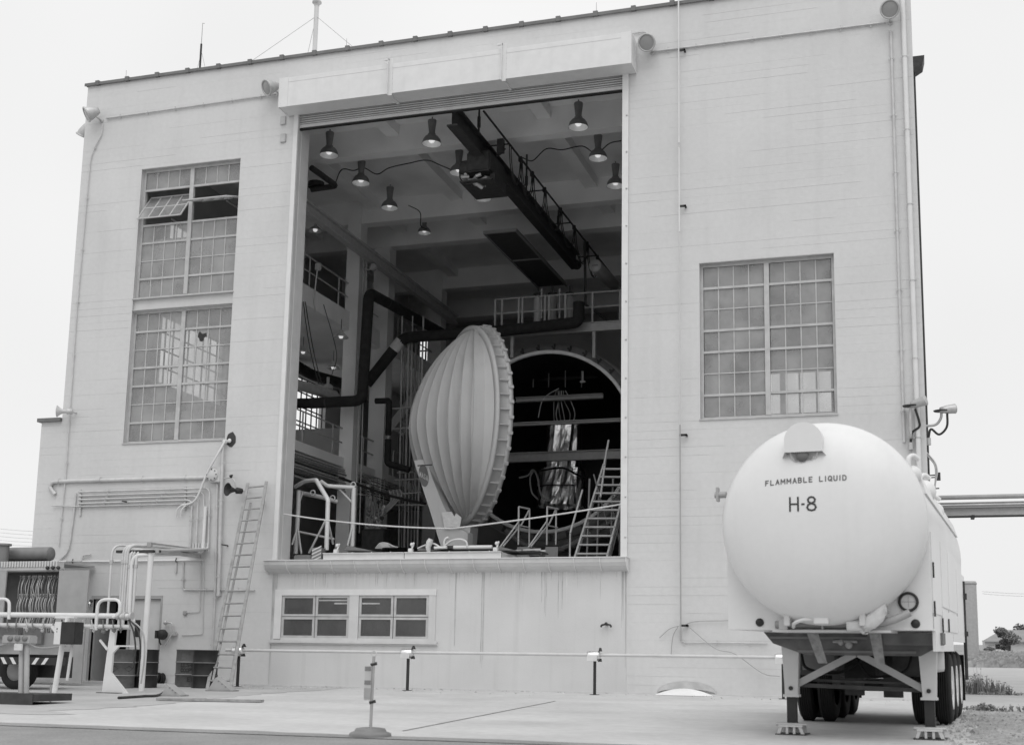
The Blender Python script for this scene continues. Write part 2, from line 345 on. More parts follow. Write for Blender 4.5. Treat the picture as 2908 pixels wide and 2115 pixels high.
dp = B(); rdp = random.Random(15)  # darker concrete area with a ragged edge over the left of the apron
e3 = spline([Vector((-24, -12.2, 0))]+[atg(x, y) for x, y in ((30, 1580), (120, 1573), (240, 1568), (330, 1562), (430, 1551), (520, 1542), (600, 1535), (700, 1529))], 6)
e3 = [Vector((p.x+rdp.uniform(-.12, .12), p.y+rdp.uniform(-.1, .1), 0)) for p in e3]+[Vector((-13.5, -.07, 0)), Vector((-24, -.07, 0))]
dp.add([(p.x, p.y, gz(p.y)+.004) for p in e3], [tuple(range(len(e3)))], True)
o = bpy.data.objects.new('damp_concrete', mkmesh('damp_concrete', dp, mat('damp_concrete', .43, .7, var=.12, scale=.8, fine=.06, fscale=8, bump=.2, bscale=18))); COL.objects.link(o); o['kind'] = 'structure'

# ================================================================== building
XL, XR, ZT = -22.44, 0.22, 16.84
OX0, OX1, OZ0, OZ1 = -15.62, -6.69, 3.1, 15.3
WIN = [(-20.44, -17.34, 6.33, 14.1), (-4.80, -1.68, 6.33, 10.11)]
DOOR = (-21.0, -18.95, 0.0, 2.19)
OFF = (-15.45, -11.42, 1.15, 2.25)
BLD = thing('test_building', 'tall white painted block building with a huge roll-up doorway high in its front', 'building', (-11, 0, 0))
holes = [(OX0, OX1, OZ0, OZ1)]+WIN+[DOOR, OFF]
def spans(z0, z1):
    xs = [(XL, XR)]
    for h in holes:
        if h[2] < z1-1e-4 and h[3] > z0+1e-4:
            n = []
            for a, c in xs:
                if h[0] > a: n.append((a, min(c, h[0])))
                if h[1] < c: n.append((max(a, h[1]), c))
            xs = [q for q in n if q[1]-q[0] > 1e-3]
    return xs
b = B(); zs = sorted(set([-0.3, ZT]+[z for h in holes for z in (h[2], h[3])]))
for z0, z1 in zip(zs[:-1], zs[1:]):
    for x0, x1 in spans(max(z0, 0), z1): b.box(x0, x1, 0.007, 0.36, z0, z1)
FRONT = part('front_wall', b, JOINT, BLD, 'white painted block front wall')
# block courses: each course stands proud of the joints below and above it
LP = (-15.72, -6.55, 3.0)      # smooth concrete panel under the doorway
nC = int(ZT/0.2032)
rc = random.Random(3)
def course(x0, x1, z0, z1, y0, y1, parent, lower):
    # one course: its lower edge dips in and out where paint has bridged the joint
    P = [(x0, z0+.0003)]; x = x0
    while lower and x < x1-.3:
        e = min(x1-.05, x+rc.uniform(.6, 3.2)); g = rc.choice([.0003, .0003, .0003, .0012, .002, .0035, .005])
        P += [(x+.04, z0+g), (e-.04, z0+g)]; x = e
    P += [(x1, z0+.0003), (x1, z1), (x0, z1)]
    part('block_course', B().prism([(p, y0, z) for p, z in P], (0, y1-y0, 0)), WALL, parent)
for k in range(nC+1):
    z0 = k*0.2032; z1 = min(z0+0.2032, ZT)
    if z1-z0 < 0.03: continue
    cuts = sorted(set([z0, z1]+[z for h in holes for z in (h[2], h[3]) if z0+0.004 < z < z1-0.004]))
    for c0, c1 in zip(cuts[:-1], cuts[1:]):
        for x0, x1 in spans(c0, c1):
            segs = [(x0, x1)]
            if c1 <= LP[2]+0.21:
                segs = ([(x0, min(x1, LP[0]))] if x0 < LP[0] else [])+([(max(x0, LP[1]), x1)] if x1 > LP[1] else [])
            for a, c in segs: course(a, c, c0, c1, rc.uniform(0, .0008), .012, FRONT, c0 == z0)
# smooth panel below the doorway
b = B()
for x0, x1, z0, z1 in [(LP[0], OFF[0], 0, LP[2]), (OFF[1], LP[1], 0, LP[2]), (OFF[0], OFF[1], 0, OFF[2]), (OFF[0], OFF[1], OFF[3], LP[2])]:
    b.box(x0, x1, -0.012, 0.012, z0, z1)
part('concrete_panel', b, PANEL, BLD, 'streaked concrete panel under the doorway ledge')
# rusty drip stains down the panel's edges and seam
rs = random.Random(5)
for x, wd, z0, z1, n0 in [(-15.66, .14, 0.0, 2.93, 6), (-6.60, .12, 0.6, 2.93, 6), (-11.85, .05, 2.4, 2.93, 3), (-10.05, .12, 0.5, 2.93, 5), (-10.75, .08, 1.0, 2.93, 3), (-14.2, .7, 2.45, 2.93, 7), (-12.6, .6, 2.45, 2.93, 6), (-8.6, 1.1, 1.7, 2.93, 8)]:
    for q in range(n0):
        b = B(); n = 10; L_ = []; R_ = []; xc = x+rs.uniform(-.5, .5)*wd; ze = z0+(z1-z0)*rs.random()**1.5*.8; w0_ = rs.uniform(.006, .022)
        for i in range(n+1):
            z = z1+(ze-z1)*i/n; h = w0_*(.5+rs.random()*.5)*(1-.85*i/n)+.001; xc += rs.uniform(-.004, .004)
            L_.append((xc-h, -0.0142-.0003*q, z)); R_.append((xc+h, -0.0142-.0003*q, z))
        b.add(L_+R_, [(i, i+1, n+2+i, n+1+i) for i in range(n)]); part('drip_stain', b, STAIN, BLD)
fst = mat('faint_drip', .52, .9, var=.15, scale=3); lst = mat('pale_drip', .66, .9, var=.1, scale=3)
for q in range(90):
    b = B(); n = 8; L_ = []; R_ = []; xc = rs.uniform(-15.5, -6.7); zl = 2.92-rs.uniform(.12, .5)-(.6*rs.random() if q % 5 == 0 else 0); w0_ = rs.uniform(.005, .02)
    if OFF[0]-.3 < xc < OFF[1]+.3: zl = max(zl, 2.42)
    for i in range(n+1):
        z = 2.92+(zl-2.92)*i/n; h = w0_*(.6+rs.random()*.4)*(1-.8*i/n)+.001; xc += rs.uniform(-.003, .003); L_.append((xc-h, -.0136-.00003*q, z)); R_.append((xc+h, -.0136-.00003*q, z))
    b.add(L_+R_, [(i, i+1, n+2+i, n+1+i) for i in range(n)]); part('drip_stain', b, fst if q % 3 else lst, BLD)
# footing strip at the base of the wall
part('footing', B().box(-22.3, 0.2, -0.06, 0.0, -0.3, 0.035), TRIM, BLD)
# annex slice on the left
b = B().box(-23.11, XL-0.004, 0.02, 6, -0.3, 7.02)
part('annex_wall', b, WALL, BLD)
for k in range(35):
    z0 = k*0.2032; part('block_course', B().box(-23.11, XL-0.002, 0.012, 0.024, z0+rc.choice([.0005, .001, .003]), min(z0+.2032, 7.02)), WALL, BLD)
part('annex_coping', B().box(-23.2, XL-0.01, -0.08, 6.1, 7.02, 7.12), COPING, BLD)
# coping along the parapet with joint clips
COP = part('coping', B().box(XL-0.07, XR+0.07, -0.07, 0.45, ZT, ZT+0.055).box(XL-0.07, XR+0.07, -0.07, -0.06, ZT-0.03, ZT), COPING, BLD)
x = XL+0.35
while x < XR:
    part('coping_clip', B().box(x-0.06, x+0.06, -0.085, 0.47, ZT-0.035, ZT+0.095), COPING, COP); x += 0.98
# side walls with windows, rear wall, roof
def wall_with_holes(b, axis, c0, c1, u0, u1, z0, z1, hs):
    zz = sorted(set([z0, z1]+[z for h in hs for z in (h[2], h[3])]))
    for a, c in zip(zz[:-1], zz[1:]):
        xs = [(u0, u1)]
        for h in hs:
            if h[2] < c-1e-4 and h[3] > a+1e-4:
                n = []
                for p, q in xs:
                    if h[0] > p: n.append((p, min(q, h[0])))
                    if h[1] < q: n.append((max(p, h[1]), q))
                xs = n
        for p, q in xs:
            if axis == 'x': b.box(c0, c1, p, q, a, c)
            else: b.box(p, q, c0, c1, a, c)
SIDEW = [(4.1, 5.9, 13.1, 14.3), (4.0, 7.9, 9.0, 11.2), (11.8, 15.4, 7.9, 11.3)]
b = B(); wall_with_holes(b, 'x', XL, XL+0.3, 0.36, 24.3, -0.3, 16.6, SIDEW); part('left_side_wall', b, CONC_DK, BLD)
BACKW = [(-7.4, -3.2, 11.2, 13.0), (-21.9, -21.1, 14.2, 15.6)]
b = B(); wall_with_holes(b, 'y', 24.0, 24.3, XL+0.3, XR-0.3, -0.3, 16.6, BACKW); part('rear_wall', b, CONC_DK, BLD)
part('right_side_wall', B().box(XR-0.3, XR, 0.36, 24.3, -0.3, ZT), WALL, BLD, 'white painted side wall at the corner')
part('left_parapet', B().box(XL, XL+0.3, 0.36, 24.3, 16.6, ZT), WALL, BLD)
for (y0, y1, z0, z1) in SIDEW:      # steel muntins in the side windows
    g = B(); nn = max(2, round((y1-y0)/0.45)); mm = max(2, round((z1-z0)/0.6))
    for i in range(nn+1): g.bar((XL+.15, y0+(y1-y0)*i/nn, z0), (XL+.15, y0+(y1-y0)*i/nn, z1), .04, .04)
    for i in range(mm+1): g.bar((XL+.15, y0, z0+(z1-z0)*i/mm), (XL+.15, y1, z0+(z1-z0)*i/mm), .04, .04)
    part('side_window_frame', g, DARK, BLD)
for (x0, x1, z0, z1) in BACKW:
    g = B(); nn = max(2, round((x1-x0)/0.7)); mm = 2
    for i in range(nn+1): g.bar((x0+(x1-x0)*i/nn, 24.1, z0), (x0+(x1-x0)*i/nn, 24.1, z1), .07 if i % 3 else .22, .05)
    for i in range(mm+1): g.bar((x0, 24.1, z0+(z1-z0)*i/mm), (x1, 24.1, z0+(z1-z0)*i/mm), .06, .06)
    part('rear_window_frame', g, MID, BLD)
ROOF = part('roof_slab', B().box(XL, XR, 0.36, 24.3, 16.1, 16.58), CONC_IN, BLD)
for y0, wd in [(3.25, .38), (8.65, .43), (11.1, .45), (16.4, .45), (20.5, .45)]:
    part('ceiling_beam', B().box(XL+.3, XR-.3, y0, y0+wd, 15.3, 16.102), CONC_IN, ROOF)
for y0, y1 in [(0.36, 3.25), (3.63, 8.65), (9.08, 11.1), (11.55, 16.4)]:
    for x in (-20.6, -17.3, -14.3, -12.2, -9.7, -7.0, -4.0):
        part('ceiling_rib', B().box(x-.2, x+.2, y0, y1, 15.78, 16.103), CONC_IN, ROOF)
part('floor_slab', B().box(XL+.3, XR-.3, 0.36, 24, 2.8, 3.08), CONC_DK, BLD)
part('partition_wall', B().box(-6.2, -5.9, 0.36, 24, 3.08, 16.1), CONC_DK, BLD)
for x0, x1, y0, y1 in [(-18.2, -17.72, 8.6, 9.15), (-18.35, -17.75, 11.15, 11.7), (-18.3, -17.75, 16.35, 16.9)]:
    part('column', B().box(x0, x1, y0, y1, 3.08, 16.101), CONC_IN, BLD)
# the G painted on the first column
g = B(); letters(g, 'G', .16, .26, .035, lambda u, v: Vector((-17.717, 8.86+u, 5.95+v))); g.bar((-17.717, 8.78, 6.32), (-17.717, 8.95, 6.32), .004, .04); part('painted_mark', g, INK, BLD)
# galleries along the left bay
for z1, th in [(12.2, .62), (7.25, .3)]:
    part('gallery_slab', B().box(XL+.3, -18.22, 0.5, 20, z1-th, z1).box(-18.22, -18.0, 0.5, 8.58, z1-th, z1).box(-18.22, -18.0, 9.2, 11.1, z1-th, z1).box(-18.22, -18.0, 11.75, 16.3, z1-th, z1), CONC_IN, BLD)
for zb in (12.2, 7.25):
    for ya, yb in [(0.6, 8.5), (9.3, 11.0), (11.9, 16.2)]:
        g = B()
        for dz in (.5, .98): g.tube([(-18.06, ya, zb+dz), (-18.06, yb, zb+dz)], .026, 6)
        y = ya+.9
        while y < yb-.2: g.tube([(-18.06, y, zb), (-18.06, y, zb+.98)], .026, 6); y += 2.1
        part('gallery_railing', g, RAILP, BLD)
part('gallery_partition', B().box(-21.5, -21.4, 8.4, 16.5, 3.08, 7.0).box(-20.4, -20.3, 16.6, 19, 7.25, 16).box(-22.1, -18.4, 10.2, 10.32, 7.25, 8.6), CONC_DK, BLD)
# doorway jambs: steel angle, guide slot, return
part('door_jamb', B().box(OX0-.13, OX0-.005, -.05, -.003, OZ0, 15.14).box(OX0-.045, OX0-.005, -.003, .05, OZ0, 15.14), WHITE, BLD)
part('door_jamb', B().box(OX1+.005, OX1+.16, -.05, -.003, OZ0, 15.14).box(OX1+.005, OX1+.045, -.003, .2, OZ0, 15.14), WHITE, BLD)
part('guide_slot', B().box(OX0-.05, OX0-.006, .055, .16, OZ0, 15.2), IRON, BLD)
part('jamb_return', B().box(OX0-.12, OX0+.01, .17, .62, OZ0, 15.6), TRIM, BLD)
for k in range(12):
    z = 3.6+k*.95; part('jamb_bolt', B().lathe([(0, .02), (.022, .018), (.026, 0)], (OX1+.12, -.05, z), (0,-1,0), 8), GALV, BLD)
# coved ledge under the doorway with its fins
LX0, LX1 = -15.85, -6.5
cov = [(-.30, 3.10), (-.285, 3.0), (-.23, 2.92), (-.15, 2.86), (-.05, 2.82), (-.013, 2.80)]
LED = part('ledge', B().prism([(LX0, y, z) for y, z in cov]+[(LX0, -.013, 3.10)], (LX1-LX0, 0, 0)), TRIM, BLD, 'coved steel ledge below the doorway')
part('ledge_plate', B().bbox(LX0-.02, LX1+.02, -.33, .37, 3.102, 3.125, .004), WHITE, LED)
for k in range(16):
    x = LX0+(LX1-LX0)*k/15
    part('ledge_fin', B().prism([(x-.008, -.325, 3.095), (x-.008, -.31, 3.0), (x-.008, -.25, 2.90), (x-.008, -.16, 2.835), (x-.008, -.02, 2.775), (x-.008, -.02, 3.095)], (.016, 0, 0)), WHITE, LED)
# ------------------------------------------------------------------ windows
def sash_window(x0, x1, z0, z1, y, label, rows=7, skip=()):
    W_ = part('window', B().box(x0, x1, y-.03, y+.05, z0, z0+.07).box(x0, x1, y-.03, y+.05, z1-.07, z1).box(x0, x0+.07, y-.03, y+.05, z0+.07, z1-.07).box(x1-.07, x1, y-.03, y+.05, z0+.07, z1-.07), SASH, BLD, label)
    part('head_flashing', B().box(x0-.002, x1+.002, -.015, y-.03, z1-.002, z1+.02), SASH, W_); part('sill_flashing', B().box(x0-.02, x1+.02, -.03, y-.03, z0-.03, z0+.004), SASH, W_)
    xm = (x0+x1)/2
    part('mullion', B().box(xm-.06, xm+.06, y-.045, y+.05, z0+.07, z1-.07), SASH, W_)
    za, zb = z0+.07, z1-.07; hh = (zb-za)/rows
    for sx0, sx1 in ((x0+.07, xm-.06), (xm+.06, x1-.07)):
        for r in range(1, rows):
            if (r, sx0 < xm) in skip: continue
            thick = r not in (2, 5)
            z = zb-r*hh; t = .028 if thick else .013
            if r in (2,) and 2 in [s[0] for s in skip]: continue
            part('transom_bar' if thick else 'muntin', B().box(sx0, sx1, y-(.03 if thick else .015), y+.02, z-t, z+t), SASH, W_)
        pw = (sx1-sx0)/4
        for i in range(1, 4):
            xx = sx0+i*pw
            if skip:
                part('muntin', B().box(xx-.013, xx+.013, y-.014, y+.015, zb-hh+.028, zb), SASH, W_); part('muntin', B().box(xx-.013, xx+.013, y-.014, y+.015, za, zb-3*hh-.028), SASH, W_)
            else: part('muntin', B().box(xx-.013, xx+.013, y-.014, y+.015, za, zb), SASH, W_)
        for r in range(rows):
            if skip and r in (1, 2): continue
            for i in range(4):
                part('pane', B().box(sx0+i*pw+.012, sx0+(i+1)*pw-.012, y-.001, y+.004, zb-(r+1)*hh+.012, zb-r*hh-.012), DUSTY, W_)
    return W_
UW = sash_window(-20.44, -17.34, 10.36, 14.1, .16, 'tall steel-sash window with its top vents swung open', skip=((2, True), (2, False)))
LW = sash_window(-20.44, -17.34, 6.33, 10.02, .16, 'lower steel-sash window with one broken pane')
RW = sash_window(-4.80, -1.68, 6.33, 10.11, .16, 'square steel-sash window above the tanker')
part('spandrel', B().box(-20.44, -17.34, .07, .3, 10.0, 10.37), WALL, BLD)
# the vents swung out: left one hangs open, right one stands level
def vent(x0, x1, zc, ang, nm):
    h = 1.0; V = B(); d = Vector((0, -sin(ang), -cos(ang)))  # from the top edge downwards
    c = Vector((0, .14, zc)); top = c-d*(h*.42); bot = c+d*(h*.58)
    def P(x, t): q = top.lerp(bot, t); return Vector((x, q.y, q.z))
    for t in (0, .5, 1): V.bar(P(x0, t), P(x1, t), .045, .03)
    for i in range(5): xx = x0+(x1-x0)*i/4; V.bar(P(xx, 0), P(xx, 1), .035, .03)
    o = part(nm, V, SASH, UW)
    for i in range(4):
        for t0, t1 in ((.02, .48), (.52, .98)):
            a0, a1 = x0+(x1-x0)*(i+.05)/4, x0+(x1-x0)*(i+.95)/4
            part('pane', B().add([P(a0, t0), P(a1, t0), P(a1, t1), P(a0, t1)], [(0,1,2,3)]), DUSTY, UW)
vent(-20.34, -18.98, 13.05, radians(36), 'open_vent'); vent(-18.80, -17.44, 13.08, radians(71), 'open_vent')
# office window in the lower panel
OW = part('office_window', B().box(-15.62, -11.26, -.05, .02, 2.25, 2.40).box(-15.62, -15.43, -.05, .02, 1.17, 2.25), WHITE, BLD, 'low office window with eight panes in a white frame')
part('window_sill', B().box(-15.72, -11.2, -.10, .02, 1.07, 1.14).box(-15.72, -11.2, -.05, .02, 1.03, 1.07), TRIM, OW)
part('frame_post', B().box(-11.45, -11.27, -.04, .02, 1.14, 2.25).box(-13.56, -13.31, -.04, .02, 1.14, 2.25).box(-15.43, -13.56, -.025, .02, 1.14, 1.2).box(-13.31, -11.45, -.025, .02, 1.14, 1.2), TRIM, OW)
for sx0, sx1 in ((-15.43, -13.56), (-13.31, -11.45)):
    xm = (sx0+sx1)/2
    for a0, a1 in ((sx0, xm), (xm, sx1)):
        for c0, c1 in ((1.2, 1.72), (1.73, 2.25)):
            part('casement_frame', B().box(a0+.01, a1-.01, -.02, .02, c0, c0+.055).box(a0+.01, a1-.01, -.02, .02, c1-.065, c1-.005).box(a0+.01, a0+.07, -.02, .02, c0+.055, c1-.065).box(a1-.07, a1-.01, -.02, .02, c0+.055, c1-.065), SASH, OW)
            part('pane', B().box(a0+.065, a1-.065, .0, .005, c0+.05, c1-.06), CLEARISH, OW)
part('office_room', B().box(-16, -11, 3.2, 3.3, 0, 2.78).box(-16, -15.9, .37, 3.2, 0, 2.78).box(-11.1, -11, .37, 3.2, 0, 2.78).box(-16, -11, .37, 3.3, -.2, 0), CONC_DK, BLD)
for k, yy_ in enumerate((1.3, 1.9)): part('fluorescent_tube', B().cyl((-15.2+.3*k, yy_, 2.2-.05*k), (-13.9+.3*k, yy_, 2.2-.05*k), .02, 8), mat('tube_light%d' % k, .8, .5, emit=1.2), BLD)
# side door in the lower left
part('door_frame', B().box(DOOR[0]-.06, DOOR[0], -.02, .1, 0, 2.25).box(DOOR[1], DOOR[1]+.05, -.02, .1, 0, 2.25).box(DOOR[0], DOOR[1], -.02, .1, 2.16, 2.25).box(-19.92, -19.86, .0, .1, 0, 2.16), GREY, BLD)
dl = part('door_leaf', B().box(-19.85, DOOR[1]-.01, .05, .09, 0.03, 2.15), TRIM, BLD, 'pale steel door leaf with a narrow dark vision panel')
part('vision_panel', B().box(-19.72, -19.56, .04, .06, 1.18, 1.62), DARK, dl)
for z in (.35, 1.1, 1.9): part('hinge', B().tube([(DOOR[1]-.01, .04, z-.06), (DOOR[1]-.01, .04, z+.06)], .015, 8), GREY, dl)
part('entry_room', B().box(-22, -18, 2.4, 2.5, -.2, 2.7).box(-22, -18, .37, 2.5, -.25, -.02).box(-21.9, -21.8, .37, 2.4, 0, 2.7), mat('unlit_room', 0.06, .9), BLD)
part('door_leaf', B().box(-20.98, -20.93, .05, .9, .03, 2.15), GREY, BLD, 'inner door leaf pushed open into the dark room')
# broken pane patch
bp = B(); rr = random.Random(2); c = at(447, 745, .155); pts = []
for i in range(12): q = .13*(0.45+.75*rr.random()); pts.append((c.x+q*cos(i*pi/6), .152, c.z+q*1.2*sin(i*pi/6)))
part('broken_pane_hole', bp.add(pts, [tuple(range(12))]), DARK, LW)
# ================================================================== roll-up door
RD = thing('rolling_door', 'rolled-up steel shutter in a long white housing box over the doorway', 'roller door', (-11.1, -.3, 15.1))
bx0, bx1, by, bz0, bz1 = -15.93, -6.34, -.6, 15.14, 15.96
for i, (a, c) in enumerate([(bx0, -12.72), (-12.72, -9.62), (-9.62, bx1)]):
    h = part('housing_panel', B().box(a+.002, c-.002, by, -.02, bz0, bz1), WHITE, RD)
    part('panel_seam', B().box(a+.002, c-.002, by-.004, by-.0005, bz1-.135, bz1-.125), TRIM, h)
    for q in range(5):
        for xx in (a+.06, c-.06): part('rivet', B().lathe([(0, .012), (.012, .008), (.014, 0)], (xx, by, bz0+.1+q*.15), (0,-1,0), 6), TRIM, h)
for xx in (bx0, bx1): part('end_cap', B().box(xx-.006, xx+.012 if xx == bx0 else xx+.006, by-.012, -.02, bz0-.01, bz1+.01).box(xx if xx == bx0 else xx-.26, xx+.26 if xx == bx0 else xx, by-.009, by-.002, bz0-.006, bz1+.006), WHITE, RD)
for xx in (-12.72, -9.62):
    part('bracket', B().box(xx-.045, xx-.035, by-.10, by-.001, bz0-.06, bz1+.14).box(xx-.045, xx+.06, by-.012, by-.001, bz0-.06, bz1+.14).box(xx-.03, xx+.03, by, -.03, bz0-.05, bz0-.003).box(xx-.16, xx-.035, by-.07, by-.02, bz1+.08, bz1+.12), WHITE, RD)
z = 15.14; k = 0
while z > 14.95:     # visible slats, each with a rolled bead
    part('slat', B().prism([(OX0-.02, .12, z), (OX0-.02, .075, z-.006), (OX0-.02, .045, z-.025), (OX0-.02, .05, z-.042), (OX0-.02, .10, z-.056), (OX0-.02, .12, z-.062)], (OX1-OX0+.04, 0, 0)), SHUT, RD); z -= .062
part('bottom_bar', B().box(OX0-.02, OX1+.02, .05, .13, z-.085, z-.002).box(OX0-.02, OX1+.02, .02, .15, z-.1, z-.085), SHUT, RD)
part('bottom_seal', B().box(OX0-.02, OX1+.02, .06, .12, z-.15, z-.1), BLACK, RD)
zz = 15.3
# soffit shadow gap
part('hood', B().box(OX0-.1, OX1+.1, .02, .35, 15.14, 15.3), SHUT, RD)

# ================================================================== wall floodlights
def flood(name, label, base, aim, arm, m=GALV):
    base = Vector(base); aim = Vector(aim).normalized(); t = thing(name, label, 'floodlight', base, 'floodlights on the front wall'); hd = base+Vector(arm)
    part('arm', B().tube(fillet([base, base+Vector((0, arm[1]*.8, 0)), hd], .06), .022, 8).lathe([(.06, 0), (.06, .03), (.03, .06)], base, (0,-1,0), 10), m, t)
    hs = part('lamp_housing', B().lathe([(0, -.22), (.09, -.21), (.12, -.14), (.19, .04), (.20, .14), (.20, .15)], hd, aim, 18), m, t)
    part('bezel', B().lathe([(.20, .13), (.225, .14), (.225, .175), (.185, .18), (.185, .15)], hd, aim, 20), m, hs)
    part('lens', B().lathe([(.185, .155), (.12, .17), (0, .175)], hd, aim, 18), mat(name+'_lens'+str(len(MATS)), .30, .25, spec=.7), hs)
p = at(226, 268); flood('floodlight', 'floodlight at the upper left corner of the front wall', (p.x, 0, p.z), (-.75, -.6, -.55), (-.12, -.32, .12))
p = at(200, 275); flood('floodlight', 'floodlight peeking round the building edge at upper left', (XL-.02, .25, 15.75), (-.5, .2, -.8), (-.18, .05, -.12))
p = at(620, 210); flood('floodlight', 'floodlight beside the left end of the shutter housing', (p.x, 0, p.z), (-.5, -.75, -.45), (-.10, -.3, .1))
p = at(1446, 118); flood('floodlight', 'floodlight just right of the shutter housing', (p.x, 0, p.z), (-.1, -.85, -.5), (-.05, -.3, .15))
p = at(1972, 52); flood('floodlight', 'floodlight at the top right corner of the front wall', (p.x, 0, p.z), (.0, -.85, -.45), (0, -.3, .2))
def run(name, label, pts, r, m=PIPEW, cat='conduit', group=None, bend=.15, clips=0, n=8, clipm=None):
    t = thing(name, label, cat, pts[0], group); part('tube', B().pipe(pts, r, bend, n), m, t)
    P = [Vector(q) for q in pts]; seg = [(P[i], P[i+1]) for i in range(len(P)-1)]; tot = sum((b_-a_).length for a_, b_ in seg)
    for k in range(clips):
        s = tot*(k+.5)/clips
        for a_, b_ in seg:
            l = (b_-a_).length
            if s <= l:
                c = a_.lerp(b_, s/l); d = (b_-a_).normalized(); sd_ = d.cross(Vector((0,1,0))); sd_ = sd_.normalized() if sd_.length > .1 else Vector((1,0,0))
                part('clip', B().bar(c-sd_*(r+.04)+Vector((0,.0,0)), c+sd_*(r+.04), .03, .012, up=(0,1,0)).cyl(c-d*.014, c+d*.014, r+.007, 10), clipm or m, t); break
            s -= l
    return t
wp = lambda x, y, off=.04: Vector((at(x, y).x, -off, at(x, y).z))
run('conduit', 'thin horizontal conduit along the top left of the front wall', [wp(238, 264), wp(612, 211)], .022, GALV, clips=6)
run('conduit', 'thin conduit dropping down the left edge of the front wall', [wp(229, 275), wp(228, 297), wp(203, 345), wp(196, 420), wp(172, 690), wp(147, 1060), wp(132, 1210)], .016, PIPEW, clips=8, bend=.3)
run('conduit', 'horizontal conduit between the two right-hand floodlights', [wp(1450, 116), wp(1962, 52)], .026, GALV, clips=8)
run('conduit', 'short looped conduit at the right end of the shutter housing', [wp(1402, 76), wp(1432, 72), wp(1441, 84), wp(1442, 100)], .018, PIPEW, bend=.2)
run('conduit', 'thin vertical conduit near the right corner below a floodlight', [wp(1973, 70), wp(2003, 980)], .03, PIPEW, clips=7, clipm=GALV)
run('downpipe', 'white downpipe running the full height by the right corner', [Vector((.04, -.08, 17.4)), Vector((.04, -.08, 3.0))], .055, WHITE, 'pipe', clips=8, clipm=GALV)
# lightning cable with dark stand-off brackets
t = run('grounding_conductor', 'thin white cable falling straight down right of the doorway', [Vector((at(1505, 60).x, -.12, 17.6)), Vector((at(1505, 60).x, -.12, 1.2)), ], .013, TRIM, 'cable')
xg = at(1505, 60).x
part('upper_cable', B().tube([(xg, -.125, 17.6), (xg, -.125, 10.9)], .02, 8), WHITE, t); part('lower_cable', B().tube([(xg, -.125, 6.2), (xg, -.125, 1.2)], .0165, 8), GREY, t)
for y in (116, 460, 965, 1385):
    q = at(1515, y); part('standoff', B().box(xg-.02, xg+.16, -.13, -.10, q.z-.025, q.z+.025).box(xg+.12, xg+.16, -.13, 0, q.z-.02, q.z+.02), DARK, t)
q = at(1506, 326); part('coupling', B().cyl((xg, -.12, q.z-.06), (xg, -.12, q.z+.06), .028), GALV, t)
run('conduit', 'thin conduit turning along the wall behind the tanker', [wp(1506, 1395), wp(1507, 1422), wp(1700, 1424)], .014, PIPEW, clips=3)
for k, pts in enumerate([[(1515, 1385), (1540, 1376), (1600, 1374), (1623, 1373)], [(1505, 1386), (1485, 1392), (1462, 1412)], [(1503, 1388), (1492, 1410), (1488, 1455)], [(1530, 1390), (1585, 1435), (1630, 1448), (1690, 1490), (1728, 1497)]]):
    solo('loose_wire', B().tube(spline([wp(x, y, .06+.02*k) for x, y in pts]), .010, 5), GREY, ['loose wire stretching right from the lowest cable bracket', 'short loose wire curling left from the lowest cable bracket', 'loose wire hanging down to the barrier pipe', 'loose wire drooping from the bracket towards the tanker'][k], 'wire')
# access plates on the jamb
for y in (268, 307):
    q = at(628, y); solo('junction_plate', B().bbox(q.x-.08, q.x+.08, -.05, 0, q.z-.12, q.z+.12, .01), SASH, 'small pale box on the wall left of the doorway, %s one' % ('upper' if y == 268 else 'lower'), 'electrical box')
# rooftop: stack with guy wires, antenna, rods
sp = at(697, 112, 2.5); top = at(698, 8, 2.5)
t = thing('vent_stack', 'slim white vent pipe with a rain cap on the roof', 'vent', (sp.x, 2.5, 16.6))
part('pipe', B().tube([(sp.x, 2.5, 16.6), (sp.x, 2.5, top.z)], .07, 14), TRIM, t)
part('rain_cap', B().lathe([(.075, -.1), (.085, -.02), (.14, .0), (.14, .04), (.05, .08), (0, .085)], (sp.x, 2.5, top.z), (0,0,1), 16), GALV, t)
for ge in (at(548, 142, .6), at(681, 122, 4.5), at(786, 108, 1.5)): part('guy_wire', B().tube([(sp.x, 2.5, top.z-.42), ge], .007, 4), GREY, t)
sp = at(443, 150, 2); t = thing('roof_antenna', 'thin dark whip antenna standing on the parapet', 'antenna', (sp.x, 2, 16.6))
m_ = at(446, 98, 2); e_ = at(449, 52, 2)
part('mast', B().tube([(sp.x, 2, 16.6), (m_.x, 2, m_.z)], .03, 8), DARK, t)
part('whip', B().tube([(m_.x, 2, m_.z), (e_.x, 2, e_.z), (e_.x+.06, 2, e_.z-.02)], .011, 5), GREY, t)
for dx in (-.55, .5): part('guy_wire', B().tube([(sp.x+.02, 2, sp.z+.5), (sp.x+dx, 2.2, 16.6)], .006, 4), GREY, t)
for k, (x, y0, y1) in enumerate([(279, 172, 156), (767, 104, 86), (1320, 24, 6)]):
    a, c = at(x, y0, 1), at(x+1, y1, 1); solo('lightning_rod', B().tube([(a.x, 1, 16.6), (c.x, 1, c.z)], [.012, .006], 5), GREY, ['lightning rod near the left end of the roof', 'lightning rod right of the roof vent', 'lightning rod above the right part of the shutter housing'][k], 'rod', group='roof lightning rods')
